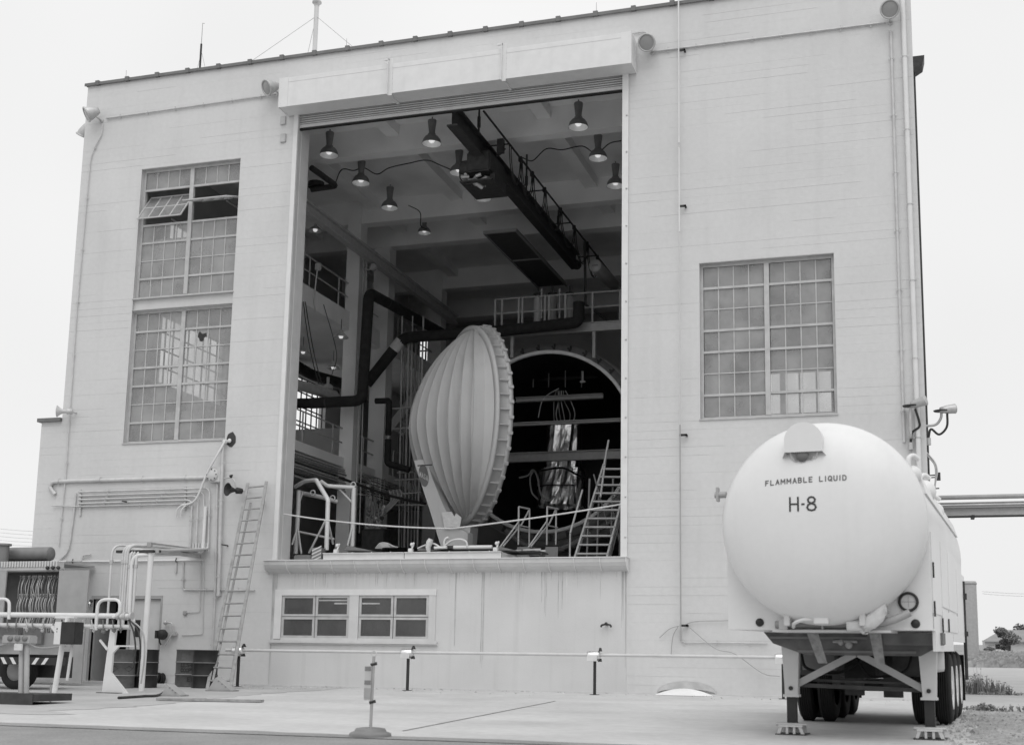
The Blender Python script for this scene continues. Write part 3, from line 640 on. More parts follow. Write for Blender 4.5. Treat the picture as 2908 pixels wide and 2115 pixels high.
# rain hopper behind the right corner
q = at(2030, 150, 3.0); solo('rain_hopper', B().prism([(XR+.002, 2.6, q.z-.25), (XR+.25, 2.6, q.z-.1), (XR+.30, 2.6, q.z+.12), (XR+.002, 2.6, q.z+.12)], (0, .5, 0)).tube([(XR+.04, 2.85, q.z-.2), (XR+.04, 2.85, 4)], .03, 8), IRON, 'dark rain hopper and leader high on the right side wall', 'gutter')

# ================================================================== horns
def horn(label, p, aim, s, m, inner):
    p = Vector(p); aim = Vector(aim).normalized(); t = thing('horn_speaker', label, 'loudspeaker', (p.x, 0, p.z), 'horn loudspeakers on the wall')
    part('bell', B().lathe([(.03*s, -.02), (.05*s, .06*s), (.08*s, .14*s), (.15*s, .24*s), (.165*s, .245*s), (.15*s, .235*s), (.07*s, .13*s), (.0, .1*s)], p, aim, 18), inner, t)
    part('driver', B().lathe([(0, -.16*s), (.07*s, -.16*s), (.08*s, -.02), (.03*s, .02)], p, aim, 12).sphere(p+aim*.14*s, .04*s, 8), m, t)
    part('bracket', B().tube([p, (p.x+.12*s, -.12, p.z), (p.x+.14*s, 0, p.z)], .018, 6), GALV, t)
q = at(160, 915); horn('pale horn loudspeaker above the annex roof line', (q.x, -.25, q.z), (-.9, -.4, 0), 1.0, PIPEW, TRIM)
q = at(535, 1089); horn('black horn loudspeaker beside the top of the ladder', (q.x, -.28, q.z), (-.45, -.9, 0), 1.05, DARK, DARK)
# broken-through hole with cable by the tall window
q = at(512, 973); t = thing('wall_penetration', 'ragged dark hole with bundled cable below the tall window', 'hole', (q.x, 0, q.z))
rr = random.Random(4); pts = [(q.x+.16*(0.8+.3*rr.random())*cos(i*pi/7), -.006, q.z+.20*(.85+.25*rr.random())*sin(i*pi/7)) for i in range(14)]
part('hole', B().add(pts, [tuple(range(13, -1, -1))]), INK, t)
part('sealing_foam', B().sphere((q.x-.14, -.06, q.z-.06), .09, 10, (1, .6, .7)).sphere((q.x-.02, -.05, q.z-.04), .06, 8, (1, .6, 1)), WHITE, t)
p1, p2 = at(468, 1050), at(408, 1120)
part('cable_bundle', B().tube(spline([(q.x-.1, -.1, q.z-.02), (at(490, 1012).x, -.22, at(490, 1012).z), (p1.x, -.2, p1.z+.0), (at(440, 1108).x, -.15, at(440, 1108).z), (p2.x, -.08, p2.z)]), .03, 6), WHITE, t)
for dx in (-.12, .02): part('cable_tail', B().tube(spline([(p2.x+dx+.15, -.09, p2.z+.04), (p2.x+dx, -.12, p2.z-.1), (p2.x+dx-.05, -.09, p2.z-.3)]), .022, 6), WHITE, t)

# ================================================================== conduits, lower left wall
G1 = 'conduits on the lower left wall'
run('conduit', 'big pale conduit hooked at its left end under the tall window', [wp(124, 1095), wp(112, 1078), wp(118, 1068), wp(150, 1066), wp(462, 1058)], .055, PIPEW, group=G1, clips=4, bend=.2, clipm=GALV)
for k in range(4):
    y0, y1, xb = 1090+k*8.5, 1081+k*8.8, 468-k*13
    run('conduit', ['topmost', 'second', 'third', 'lowest'][k]+' of four parallel conduits that bend down beside the junction box', [wp(178, y0, .07), wp(xb, y1, .07), wp(xb-4-k*.4, 1222, .07)], .024, PIPEW, group=G1, bend=.18, clips=3, clipm=GALV)
run('conduit', 'single lower conduit bending down left of the four-conduit bank', [wp(118, 1120, .06), wp(172, 1122, .06), wp(412, 1116, .06), wp(428, 1122, .06), wp(422, 1222, .06)], .018, PIPEW, group=G1, bend=.15, clips=3, clipm=GALV)
run('conduit', 'long thin conduit falling from the four-conduit bank and curving left', [wp(170, 1092), wp(168, 1120), wp(156, 1208), wp(150, 1226), wp(130, 1243)], .024, PIPEW, group=G1, bend=.3)
run('conduit', 'long white conduit across the wall above the side door', [wp(0, 1243, .05), wp(240, 1243, .05), wp(452, 1240, .05)], .024, WHITE, group=G1, clips=4, clipm=DARK)
run('conduit', 'short stub conduit with a step above the open cabinet', [wp(150, 1243, .06), wp(185, 1243, .06), wp(187, 1230, .06), wp(204, 1228, .06)], .022, GALV, group=G1, bend=.04)
run('conduit', 'stout riser pipe passing the round junction box', [wp(497, 985, .1), wp(496, 1050, .1), wp(488, 1320, .1)], .045, PIPEW, 'pipe', G1, clips=4)
run('conduit', 'thin riser left of the stout riser reaching the ground', [wp(484, 1072, .06), wp(480, 1300, .06), wp(470, 1480, .06)], .026, PIPEW, group=G1, clips=4)
run('conduit', 'L-shaped conduit ending behind the ladder', [wp(408, 1243), wp(407, 1306), wp(566, 1307)], .02, GALV, group=G1, bend=.08, clips=3)
run('conduit', 'thin drop conduit ending at a small switch', [wp(446, 1240, .03), wp(444, 1355, .03), wp(412, 1356, .03)], .012, PIPEW, group=G1, bend=.06)
run('conduit', 'thin drop conduit ending beside the hose valve', [wp(453, 1240, .03), wp(450, 1404, .03), wp(404, 1406, .03)], .012, PIPEW, group=G1, bend=.06)
for x, y0, y1, l in [(180, 1085, 1142, 'left strut rail holding the four-conduit bank'), (412, 1078, 1130, 'right strut rail holding the four-conduit bank'), (392, 1240, 1268, 'short strut below the long white conduit')]:
    a, c = at(x, y0), at(x-1, y1); solo('strut', B().bar((a.x, -.03, a.z), (c.x, -.03, c.z), .05, .04), GALV, l, 'strut')
q = at(479, 1053); t = thing('junction_box', 'round-covered junction box at the end of the big conduit', 'electrical box', (q.x, 0, q.z), 'electrical boxes')
part('box', B().bbox(q.x-.13, q.x+.22, -.16, 0, q.z-.2, q.z+.2, .02), PIPEW, t)
cv = part('round_cover', B().lathe([(0, .05), (.15, .05), (.17, .03), (.17, 0)], (q.x-.02, -.16, q.z), (0,-1,0), 20), TRIM, t)
for k in range(8): part('bolt', B().lathe([(0, .02), (.016, .02), (.016, 0)], (q.x-.02+.14*cos(k*pi/4), -.205, q.z+.14*sin(k*pi/4)), (0,-1,0), 6), IRON, cv)
q = at(505, 1060); t = run('small_valve', 'small branch fitting with a curled tail right of the junction box', [(q.x-.05, -.1, q.z), (at(518, 1058).x, -.12, at(518, 1058).z), (at(526, 1066).x, -.14, at(526, 1066).z), (at(527, 1085).x, -.12, at(527, 1085).z)], .016, GALV, 'valve', bend=.08); part('handle', B().sphere((at(518, 1056).x, -.14, at(518, 1056).z), .045, 8).bar((at(514, 1055).x, -.14, at(514, 1055).z), (at(522, 1053).x, -.14, at(522, 1053).z), .02, .02), DARK, t)
q = at(411, 1357); solo('wall_switch', B().bbox(q.x-.05, q.x+.05, -.06, 0, q.z-.05, q.z+.05, .01), GREY, 'small grey switch on the wall above the drums', 'switch')
q = at(487, 1315); solo('wall_socket', B().bbox(q.x-.05, q.x+.06, -.12, 0, q.z-.06, q.z+.05, .015), GALV, 'small metal fitting behind the ladder on the wall', 'socket')
q = at(203, 1336); t = thing('door_lamp', 'small caged lamp beside the side door', 'lamp', (q.x, 0, q.z)); part('base', B().lathe([(.05, 0), (.05, .05), (.02, .07)], (q.x, 0, q.z+.06), (0,-1,0), 10), IRON, t); part('globe', B().sphere((q.x, -.1, q.z-.02), .06, 10, (1, 1, 1.3)), ALU, t)
# hose valve cluster between the doors and drums
q = at(370, 1405); t = thing('hose_valve', 'dark round hose valve with looped pipe on the wall', 'valve', (q.x, 0, q.z))
part('wheel_body', B().lathe([(0, .22), (.09, .22), (.13, .17), (.135, .06), (.1, 0)], (q.x, -.08, q.z), (-.3,-1,0), 16).box(q.x-.17, q.x-.1, -.3, -.1, q.z-.1, q.z+.1), DARK, t)
part('loop_pipe', B().pipe([(q.x+.02, -.12, q.z+.05), (q.x+.02, -.12, q.z+.3), (q.x+.22, -.12, q.z+.3), (q.x+.22, -.12, q.z), (q.x+.13, -.14, q.z-.14), (q.x+.05, -.15, q.z-.28)], .02, .08), GALV, t)
part('fitting', B().sphere((q.x+.01, -.13, q.z+.31), .055, 8).bbox(q.x+.12, q.x+.32, -.12, 0, q.z-.04, q.z+.08, .02), GALV, t)
part('tail_hose', B().tube(spline([(q.x-.12, -.16, q.z-.1), (q.x-.1, -.16, q.z-.2), (q.x-.06, -.15, q.z-.26)]), .02, 6), IRON, t)
# bib on the concrete panel
q = at(1345, 1384); t = thing('wall_spigot', 'rusty double spigot on the concrete panel', 'tap', (q.x, 0, q.z))
part('tee', B().pipe([(q.x-.12, -.12, q.z-.05), (q.x-.11, -.12, q.z), (q.x, -.12, q.z+.02), (q.x+.11, -.12, q.z), (q.x+.12, -.12, q.z-.05)], .022, .04), IRON, t); part('stub', B().cyl((q.x, 0, q.z+.02), (q.x, -.12, q.z+.02), .03).sphere((q.x, -.13, q.z+.03), .04, 8), IRON, t)
# emblem-free stub pegs
for k, (x, y) in enumerate([(285, 1112), (505, 1208)]):
    q = at(x, y); solo('wall_hook', B().tube([(q.x, 0, q.z), (q.x, -.15, q.z), (q.x-.1, -.15, q.z+.02)], .018, 6), IRON, ['iron hook below the four-conduit bank', 'iron hook left of the ladder'][k], 'hook')

# ================================================================== barrier pipe with sensor heads
py = -1.0
PB = thing('barrier_pipe', 'long white horizontal pipe carried along the front of the building', 'pipe', (-9, py, .9))
l0, l1 = at(500, 1438, py), at(1725, 1455, py); part('tube', B().tube([(l0.x, py, .86), (l1.x, py, .86)], .035, 10), TRIM, PB)
for k, x in enumerate([525, 902, 1317, 1735]):
    q = at(x, 1530, py); t = thing('sensor_post', ['metal sensor head on a dark post behind the ladder foot', 'metal sensor head on a dark post below the office window', 'metal sensor head on a dark post right of the sign stand', 'metal sensor head on a dark post beside the tanker'][k], 'sensor', (q.x, py, gz(py)), 'sensor heads along the barrier pipe')
    part('post', B().box(q.x-.028, q.x+.028, py-.028, py+.028, gz(py), .72), DARK, t); part('foot_plate', B().box(q.x-.09, q.x+.09, py-.09, py+.09, gz(py), gz(py)+.012), IRON, t)
    hd = part('head', B().lathe([(.0, -.16), (.10, -.155), (.105, -.13), (.105, .1), (.085, .12), (0, .122)], (q.x+.0, py-.02, .84), (1,0,0), 14).box(q.x-.15, q.x+.08, py-.14, py-.06, .73, .83), ALU, t)
    part('upper_clip', B().prism([(q.x+.1, py-.08, .94), (q.x+.1, py+.08, .94), (q.x+.1, py, 1.02)], (.05, 0, 0)), DARK, hd); part('lower_clip', B().prism([(q.x+.09, py-.1, .71), (q.x+.09, py+.06, .71), (q.x+.09, py+.02, .78)], (.06, 0, 0)), DARK, hd)
# sign stand
g0 = atg(820, 1630); t = thing('sign_stand', 'slim post with a small banded sign on a round weighted base', 'sign', g0)
zg = g0.z; X, Y = g0.x, g0.y
part('base', B().lathe([(0, .1), (.1, .105), (.17, .095), (.185, .075), (.19, .06), (.235, .045), (.25, .03), (.25, 0)], (X, Y, zg), (0,0,1), 24), MID, t)
part('post', B().tube([(X, Y, zg+.09), (X+.01, Y, zg+.93)], .018, 10), GREY, t); part('ring', B().ring((X+.012, Y, zg+.965), (0,1,0), .03, .007, 16, 6), PIPEW, t)
sg = part('sign_board', B().bbox(X-.085, X+.0, Y-.035, Y-.025, zg+.42, zg+.82, .003), SASH, t)
for z0, z1, m in ((.76, .81, MID), (.60, .65, MID), (.44, .56, GREY)): part('sign_band', B().box(X-.084, X-.002, Y-.0385, Y-.0355, zg+z0, zg+z1), m, sg)
for z in (.39, .83): part('clamp', B().cyl((X-.02, Y-.02, zg+z), (X+.05, Y+.01, zg+z+.02), .018, 8), DARK, t)

# ================================================================== ladder
t = thing('extension_ladder', 'wooden extension ladder leaning against the front wall', 'ladder', atg(480, 1526))
fl, fr = at(459, 1526, -2.6), at(510, 1528, -2.6); tl, tr = at(549, 1070, -.12), at(590, 1066, -.12)
for nm, a, c in (('l', fl, tl), ('r', fr, tr)):
    part('stile', B().bar((a.x, -2.6, gz(-2.6)), (c.x, -.12, c.z), .075, .035), WOOD, t)
a2 = Vector((fr.x, -2.6, gz(-2.6))).lerp(Vector((tr.x, -.12, tr.z)), .04)
for k, (a, c) in enumerate(((fl, tl), (fr, tr))):
    s = .075 if k == 0 else -.075
    p0 = Vector((a.x+s, -2.5, gz(-2.6)+.2)); p1 = Vector((c.x+s, -.06, c.z-.5)); part('fly_stile', B().bar(p0, p1, .05, .03), WOOD, t)
n = 17
for i in range(n):
    f = (i+.6)/n; p0 = Vector((fl.x, -2.6, gz(-2.6))).lerp(Vector((tl.x, -.12, tl.z)), f); p1 = Vector((fr.x, -2.6, gz(-2.6))).lerp(Vector((tr.x, -.12, tr.z)), f)
    part('rung', B().tube([p0, p1], .02, 8), WOOD, t)
# chocks, plank, hose bits
def chock(label, x, y, s):
    g0 = atg(x, y); t = thing('wheel_chock', label, 'chock', g0); X, Y, Z = g0; part('wedge', B().prism([(X-.28*s, Y-.1, Z+.02), (X+.3*s, Y-.1, Z+.02), (X-.1*s, Y-.1, Z+.3*s)], (.03, .22, 0)), GREY, t); part('base_board', B().bbox(X-.32*s, X+.36*s, Y-.14, Y+.15, Z, Z+.035, .006), WOOD, t)
    for k in range(3): part('cleat', B().bar((X-.02+.09*k*s, Y-.112, Z+.22*s-.06*k*s), (X-.02+.09*k*s, Y+.13, Z+.22*s-.06*k*s), .03, .02), MID, t)
chock('wooden wheel chock leaning at the ladder foot', 490, 1530, 1.0); chock('small dark chock lying left of the plank', 383, 1541, .75)
pl, pr = atg(350, 1551), atg(581, 1555); solo('plank', B().bar(pl+Vector((0, 0, .03)), pr+Vector((0, 0, .03)), .2, .04).bar(pl.lerp(pr, .35)+Vector((0,0,.054)), pl.lerp(pr, .45)+Vector((0,0,.054)), .19, .006), WOOD, 'long wooden plank lying on the apron', 'plank')
a, c = atg(262, 1548), atg(322, 1544); solo('ground_hose', B().tube(spline([a+Vector((0,0,.03)), a.lerp(c, .5)+Vector((.0,.1,.03)), c+Vector((0,0,.03)), atg(350, 1542)+Vector((0,0,.03)), atg(372, 1530)+Vector((0,0,.04))]), .025, 6), IRON, 'dark hose lying on the ground by the drums', 'hose')
g0 = atg(1512, 1544)
mb = B(); n = 40; ctr = at(1510, 1543, -.35); pr_ = []
for i in range(n+1):
    a = pi*i/n; pr_.append((ctr.x+.66*cos(a), a))
vs = []; 
for j in range(7):
    f = j/6
    for i in range(n+1):
        a = pi*i/n; rr_ = 1-f; vs.append((ctr.x+0.66*cos(a)*rr_, -.02-(.5*sin(a)*rr_), gz(-.3)+.004+.15*(1-rr_**2)))
mb.add(vs, [(j*(n+1)+i+1, j*(n+1)+i, (j+1)*(n+1)+i, (j+1)*(n+1)+i+1) for j in range(6) for i in range(n)], True)
solo('white_mound', mb, mat('white_spill', .85, .8), 'low white mound spilled against the foot of the wall', 'mound')
WET = mat('damp_arc', .42, .8, var=.15, scale=4)
ab = B(); v1 = []; v2 = []
for i in range(25):
    a = pi*i/24; v1.append((ctr.x+.05-.66*cos(a), -.0665, .036+.10*sin(a))); v2.append((ctr.x+.05-.68*cos(a), -.0665 if sin(a) < .1 else -.0165, .04+.26*sin(a)))
ab.add(v1+v2, [(i, i+1, 26+i, 25+i) for i in range(24)]); part('damp_arc', ab, WET, BLD)

bh = atg(352, 1513); rb = random.Random(2); t = thing('hose_heap', 'small black heap of hose on the ground beside the dark drum', 'hose heap', bh)
for k in range(5): part('loop', B().ring(bh+Vector((rb.uniform(-.06, .06), rb.uniform(-.05, .05), .08+.02*k)), (rb.uniform(-.5, .5), -.6, rb.uniform(.3, 1)), rb.uniform(.09, .15), .028, 18, 6), BLACK, t)
# grit and crumbs of mortar along the foot of the wall
g = B(); rb = random.Random(5)
for k in range(420):
    y = -.1-rb.random()**3*2.2; x = rb.uniform(-22, .2) if k % 3 else rb.uniform(-16.5, -13.2); s = rb.uniform(.008, .03); c = Vector((x, y, gz(y)+s*.4))
    g.add([c+Vector((rb.uniform(-s, s)*1.4+dx*s, rb.uniform(-s, s)*.6+dy*s, dz*s*.8)) for dx, dy, dz in ((-1, 0, -.6), (1, -.3, -.6), (.2, 1, -.6), (0, 0, .7))], [(0, 1, 3), (1, 2, 3), (2, 0, 3)])
solo('wall_foot_grit', g, mat('mortar_grit', .5, .9, var=.4, scale=3), 'pale grit scattered along the foot of the wall', 'grit', (-11, -.5, 0), kind='stuff')
# ================================================================== drums
def drum(label, x, y, m, txt=None, bands=False):
    g0 = atg(x, y); X, Y = g0.x, g0.y; Z = gz(Y); t = thing('oil_drum', label, 'drum', (X, Y, Z), 'steel drums by the wall'); R = .29
    pf = [(0, .01), (R-.02, .01), (R-.015, 0), (R+.004, 0), (R+.004, .02), (R-.003, .03)]
    for zc in (.29, .585): pf += [(R-.003, zc-.03), (R+.012, zc-.008), (R+.012, zc+.008), (R-.003, zc+.03)]
    pf += [(R-.003, .85), (R+.004, .86), (R+.004, .88), (R-.015, .88), (R-.02, .855), (0, .855)]
    bd = part('shell', B().lathe(pf, (X, Y, Z), (0,0,1), 28), m, t)
    for zc in (.29, .585): part('rolling_hoop', B().lathe([(R-.004, -.022), (R+.0135, -.007), (R+.0135, .007), (R-.004, .022)], (X, Y, Z+zc), (0,0,1), 28), MID if m is DRUMD else GREY, bd)
    part('bung', B().lathe([(.03, 0), (.03, .02), (0, .02)], (X+.12, Y-.05, Z+.855), (0,0,1), 10), IRON, bd)
    ca = atan2(CAM.y-Y, CAM.x-X)
    if txt:
        g = B()
        for (s, w_, h, sw, zc, off) in txt: letters(g, s, w_, h, sw, lambda u, v: Vector((X+(R+.004)*cos(ca+(u+off)/R), Y+(R+.004)*sin(ca+(u+off)/R), Z+zc+v)))
        part('stencil', g, INK, bd)
    return t
drum('grey drum with dark diamonds left of the tall white post', 268, 1523, DRUML)
g0 = atg(268, 1523); ca = atan2(CAM.y-g0.y, CAM.x-g0.x)
dd = B()
for off in (-.2, .15):
    P_ = [(-.11, 0), (0, -.07), (.11, 0), (0, .07)]; dd.add([(g0.x+.294*cos(ca+(u+off)/.29), g0.y+.294*sin(ca+(u+off)/.29), gz(g0.y)+.44+v) for u, v in P_], [(0,1,2,3)])
part('diamond_marks', dd, INK, bpy.data.objects['oil_drum'])
drum('very dark drum right behind the tall white post', 319, 1522, DRUMD)
drum('grey drum stencilled LLS-8 near the ladder', 414, 1520, DRUML, [('LLS-8', .30, .08, .022, .475, -.02), ('COOPT', .30, .075, .024, .355, -.02), ('ET', .12, .08, .022, .14, .06)])
drum('black drum partly behind the ladder foot', 452, 1523, DRUMD)
# ================================================================== tanker trailer (built in its own axes: x right, y towards the building, z up)
AZ = radians(4.5)
TK = thing('tanker_trailer', 'white cryogenic tanker semi-trailer parked on its landing legs', 'tanker trailer', (-1.12, -14.1, gz(-14.1)))
TK.rotation_euler = (atan2(SLOPE, 1), 0, -AZ); ORG[TK.name] = Vector((0,0,0))
R, ZC = 1.19, 2.545
def dish(r): return .42-.46*(max(0, 1-(min(r, R)/R)**2.5))**.5
pf = [(0, dish(0))]+[(R*sin(i/22*pi/2)**.9, dish(R*sin(i/22*pi/2)**.9)) for i in range(1, 23)]+[(R, .5), (R, 7.4), (R*.8, 7.75), (0, 7.9)]
tank = part('tank', B().lathe(pf, (0, 0, ZC), (0,1,0), 72), TANK, TK)
part('weld_seam', B().ring((0, .44, ZC), (0,1,0), R+.001, .008, 72, 6), TANK, tank)
def ondish(u, v):
    r = sqrt(u*u+(v-ZC)**2); return Vector((u, dish(r)-.0035, v))
g = B(); letters(g, 'FLAMMABLE LIQUID', .93, .055, .012, lambda u, v: ondish(u-.12, ZC+.43+v+.03*(u+.2)-.02*(u*u))); part('lettering', g, mat('lettering_grey', .10, .6), tank)
g = B(); letters(g, 'H-8', .30, .155, .021, lambda u, v: ondish(u-.145, ZC+.105+v)); part('lettering', g, INK, tank)
# hooded gauge on top of the dish
hx, hz = -.13, ZC+.79; P_ = [(-.215, 0), (.215, 0), (.22, .14)]+[(.22*cos(a), .14+.21*sin(a)) for a in [pi*i/14 for i in range(1, 14)]]+[(-.22, .14)]
hb = B(); front = [(hx+u, -.03, hz+v) for u, v in P_]; back = [(hx+u*1.04, .45, hz+v*.97) for u, v in P_]; n = len(P_)
hb.add(front+back, [tuple(range(n-1, -1, -1))]+[(i, (i+1) % n, n+(i+1) % n, n+i) for i in range(1, n)])
hood = part('gauge_hood', hb.add([(hx-.215, -.03, hz), (hx-.26, .06, hz-.05), (hx-.2, .2, hz)], [(0,1,2)]).add([(hx+.215, -.03, hz), (hx+.26, .06, hz-.05), (hx+.2, .2, hz)], [(0,2,1)]), TANK, tank)
part('gauge_face', B().lathe([(0, 0), (.14, 0), (.15, .02), (.17, .02), (.17, -.05)], (hx, .03, hz+.02), (0,-1,-.15), 24), TRIM, tank)
part('gauge_dial', B().lathe([(0, .012), (.07, .012), (.07, 0)], (hx-.02, .005, hz-.04), (0,-1,-.15), 16).box(hx-.1, hx-.05, -.0, .01, hz-.09, hz-.05).box(hx+.05, hx+.1, -.0, .01, hz-.08, hz-.05), MID, tank)
# body shell around the lower tank
BW, Y0, Y1 = 1.185, .62, 7.4
body = part('body_shell', B().prism([(-BW, Y0, 1.30), (BW, Y0, 1.30), (BW, Y0, 2.5), (1.0, Y0, 3.15), (.8, Y0, 3.3), (-.8, Y0, 3.3), (-1.0, Y0, 3.15), (-BW, Y0, 2.5)], (0, Y1-Y0, 0)), TANK, TK)
for y0, y1, z0, z1 in [(.75, 2.2, 1.5, 2.45), (2.3, 3.6, 1.62, 2.45), (3.7, 5.6, 1.62, 2.45), (2.3, 5.6, 1.32, 1.58)]:
    part('side_panel', B().bbox(BW, BW+.012, y0, y1, z0, z1, .004), TANK, body)
for y in (.78, 2.25, 3.65, 5.66): part('panel_gap', B().box(BW+.001, BW+.006, y-.012, y+.012, 1.32, 2.4), GREY, body)
for y, z in ((.8, 2.0), (.8, 1.55), (2.1, 1.38), (3.3, 1.4)): part('latch', B().box(BW+.012, BW+.03, y-.025, y+.025, z-.09, z+.09), DARK, body)
part('skirt', B().prism([(BW-.03, 1.0, 1.30), (BW-.03, 4.39, 1.30), (BW-.03, 4.39, 1.06), (BW-.03, 1.0, 1.06)], (.036, 0, 0)), TANK, body)
part('rear_mudguard', B().prism([(BW-.02, 5.7, 2.3), (BW-.02, 8.0, 2.3), (BW-.02, 8.0, .6), (BW-.02, 7.9, .55), (BW-.02, 7.8, 1.2), (BW-.02, 4.4, 1.2), (BW-.02, 4.4, 1.3), (BW-.02, 5.7, 1.32)], (.03, 0, 0)), TANK, body)
for x, z, r, l in [(-.80, 1.385, .05, 'left marker lamp'), (1.0, 1.375, .052, 'right marker lamp')]:
    part('marker_lamp', B().lathe([(0, .03), (r*.8, .025), (r, .01), (r, 0)], (x, Y0, z), (0,-1,0), 18), DARK, body, l)
PZ = 1.625
po = part('porthole', B().lathe([(.085, .0), (.085, .03), (.115, .03), (.115, 0)], (.93, Y0, PZ), (0,-1,0), 28), DARK, body, 'round porthole gauge with a dark rim'); part('porthole_glass', B().lathe([(0, .012), (.086, .012)], (.93, Y0, PZ), (0,-1,0), 24), TRIM, po); part('gauge_line', B().box(.85, 1.01, Y0-.016, Y0-.013, PZ-.004, PZ+.004).box(.927, .933, Y0-.016, Y0-.013, PZ-.06, PZ+.06), GREY, po)
# support straps, plugs and wrapped coupling under the dish
for x in (-.42, .44): part('support_lug', B().bbox(x-.035, x+.035, .3, .5, 1.34, 1.5, .008), TRIM, TK)
part('junction_fitting', B().bbox(-.10, .07, .24, .44, 1.36, 1.47, .01), WHITE, TK); part('plug_cable', B().tube(spline([(-.1, .3, 1.41), (-.22, .26, 1.41), (-.33, .3, 1.37), (-.36, .4, 1.33)]), .022, 8), WHITE, TK)
part('tray', B().box(-.62, .74, .45, 1.2, 1.27, 1.297).box(-.55, -.45, .5, .6, 1.3, 1.42).box(-.05, -.03, .5, .6, 1.3, 1.4).box(.27, .29, .5, .6, 1.3, 1.4), TRIM, TK)
part('piping', B().pipe([(-.6, .55, 1.36), (.1, .55, 1.36), (.5, .5, 1.36), (.75, .45, 1.4), (.95, .5, 1.5)], .045, .1).sphere((.5, .5, 1.36), .07, 10), GREY, TK)
wr = B(); wr.tube([(.44, .40, 1.33), (.52, .40, 1.39), (.59, .40, 1.46), (.67, .42, 1.54), (.71, .44, 1.49)], [.06, .09, .085, .10, .02], 12); wr.tube([(.26, .42, 1.35), (.42, .42, 1.36), (.47, .44, 1.27)], [.08, .08, .05], 12)
rr = random.Random(9); wr.v = [v+Vector((rr.uniform(-.02, .02), rr.uniform(-.02, .02), rr.uniform(-.02, .02))) for v in wr.v]; part('plastic_wrap', wr, CANVAS, TK, 'white wrapping tied round the pipe coupling')
# coupler / front frame
cy = 1.75
ch = part('chassis', B().prism([(-.98, cy, 1.285), (1.22, cy, 1.285), (1.22, cy, 1.15), (.95, cy, 1.0), (-.45, cy, 1.0), (-.86, cy, 1.14)], (0, .5, 0)).box(.35, 1.17, cy-.25, cy-.003, 1.13, 1.28).box(-.35, -.2, cy+.5, 7.6, 1.0, 1.29).box(.45, .6, cy+.5, 7.6, 1.0, 1.29), mat('worn_frame', .13, .6, var=.3, scale=5, streak=.2), TK)
part('coupler_plate', B().box(-.9, 1.1, cy-.02, cy-.004, 1.2, 1.23).box(-.55, .9, cy-.015, cy-.003, 1.03, 1.06), MID, ch)
for x, dx in ((-.30, .1), (.46, .03)): part('timber_pad', B().prism([(x-.08, cy-.30, 1.27), (x+.06, cy-.30, 1.27), (x+.06+dx, cy-.28, .90), (x-.08+dx+.03, cy-.28, .90)], (0, .03, 0)), mat('pad_wood'+str(len(MATS)), .30, .8, var=.25, scale=14), ch)
part('glad_hands', B().sphere((.0, cy-.05, 1.16), .04, 8).sphere((.1, cy-.06, 1.13), .05, 8).cyl((-.1, cy-.03, 1.17), (.2, cy-.03, 1.17), .018), GREY, ch)
part('underslung_box', B().box(-.85, .95, 3.2, 3.7, .72, 1.28).box(.5, .9, 2.9, 3.1, .75, 1.05), IRON, ch)
part('hose_loops', B().tube(spline([(-.6, 2.3, 1.0), (-.5, 2.2, .82), (-.1, 2.2, .78), (.2, 2.25, .95)]), .02, 6).tube(spline([(.1, 2.3, .98), (.3, 2.2, .74), (.7, 2.25, .8), (.8, 2.3, 1.0)]), .018, 6).box(-.1, .3, 2.7, 3.0, .7, .95), BLACK, ch)
part('battery_mesh', B().box(-.62, -.2, 2.5, 2.9, .80, 1.0), MID, ch)
# landing legs
for xl, sg_ in ((-.65, -1), (1.03, 1)):
    ly = 1.85
    leg = part('landing_leg', B().prism([(xl-.11, ly-.07, 1.10), (xl+.11, ly-.07, 1.10), (xl+.085, ly-.07, .48), (xl-.075, ly-.07, .50)], (0, .14, 0)).box(xl-.1, xl+.1, ly-.085, ly+.085, .47, .5), TRIM, TK)
    part('inner_leg', B().box(xl-.06, xl+.06, ly-.05, ly+.05, .08, .475), DARK, leg)
    part('leg_bolt', B().cyl((xl, ly-.09, .58), (xl, ly-.06, .58), .028, 8), DARK, leg)
    part('sand_shoe', B().prism([(xl-.17, ly-.17, .016), (xl-.13, ly-.17, .016), (xl-.09, ly-.17, .12), (xl-.13, ly-.17, .12)], (0, .05, 0)).prism([(xl+.13, ly-.17, .016), (xl+.17, ly-.17, .016), (xl+.13, ly-.17, .12), (xl+.09, ly-.17, .12)], (0, .05, 0)).box(xl-.15, xl+.15, ly-.18, ly+.16, .10, .125).box(xl-.06, xl-.03, ly-.165, ly-.13, .016, .1).box(xl+.03, xl+.06, ly-.165, ly-.13, .016, .1).box(xl-.16, xl+.16, ly+.1, ly+.15, .016, .1), TRIM, leg)
    part('shoe_plate', B().box(xl-.19, xl+.19, ly-.19, ly+.19, 0, .014), IRON, leg)
    part('axle_pin', B().cyl((xl-.19, ly-.1, .13), (xl+.19, ly-.1, .13), .02, 8), GALV, leg)
for a, c in (((.16, 1.8, 1.02), (-.60, 1.85, .62)), ((.20, 1.8, 1.02), (.96, 1.85, .60))): part('brace', B().bar(a, c, .05, .085), GREY, TK)
part('cross_shaft', B().bar((-.62, 1.9, .62), (.98, 1.9, .58), .05, .05).bar((-.60, 2.1, .68), (.96, 2.1, .66), .3, .03), IRON, TK)
part('leg_stay', B().tube([(1.08, 1.9, 1.08), (.98, 1.9, .80)], .03, 8).tube([(1.05, 2.3, 1.2), (1.02, 2.3, .62)], .05, 8), TRIM, TK)
part('air_tank', B().lathe([(0, 0), (.14, .02), (.15, .06), (.15, .3), (.14, .34), (0, .36)], (1.0, 3.0, .78), (0,0,1), 16), TRIM, TK)
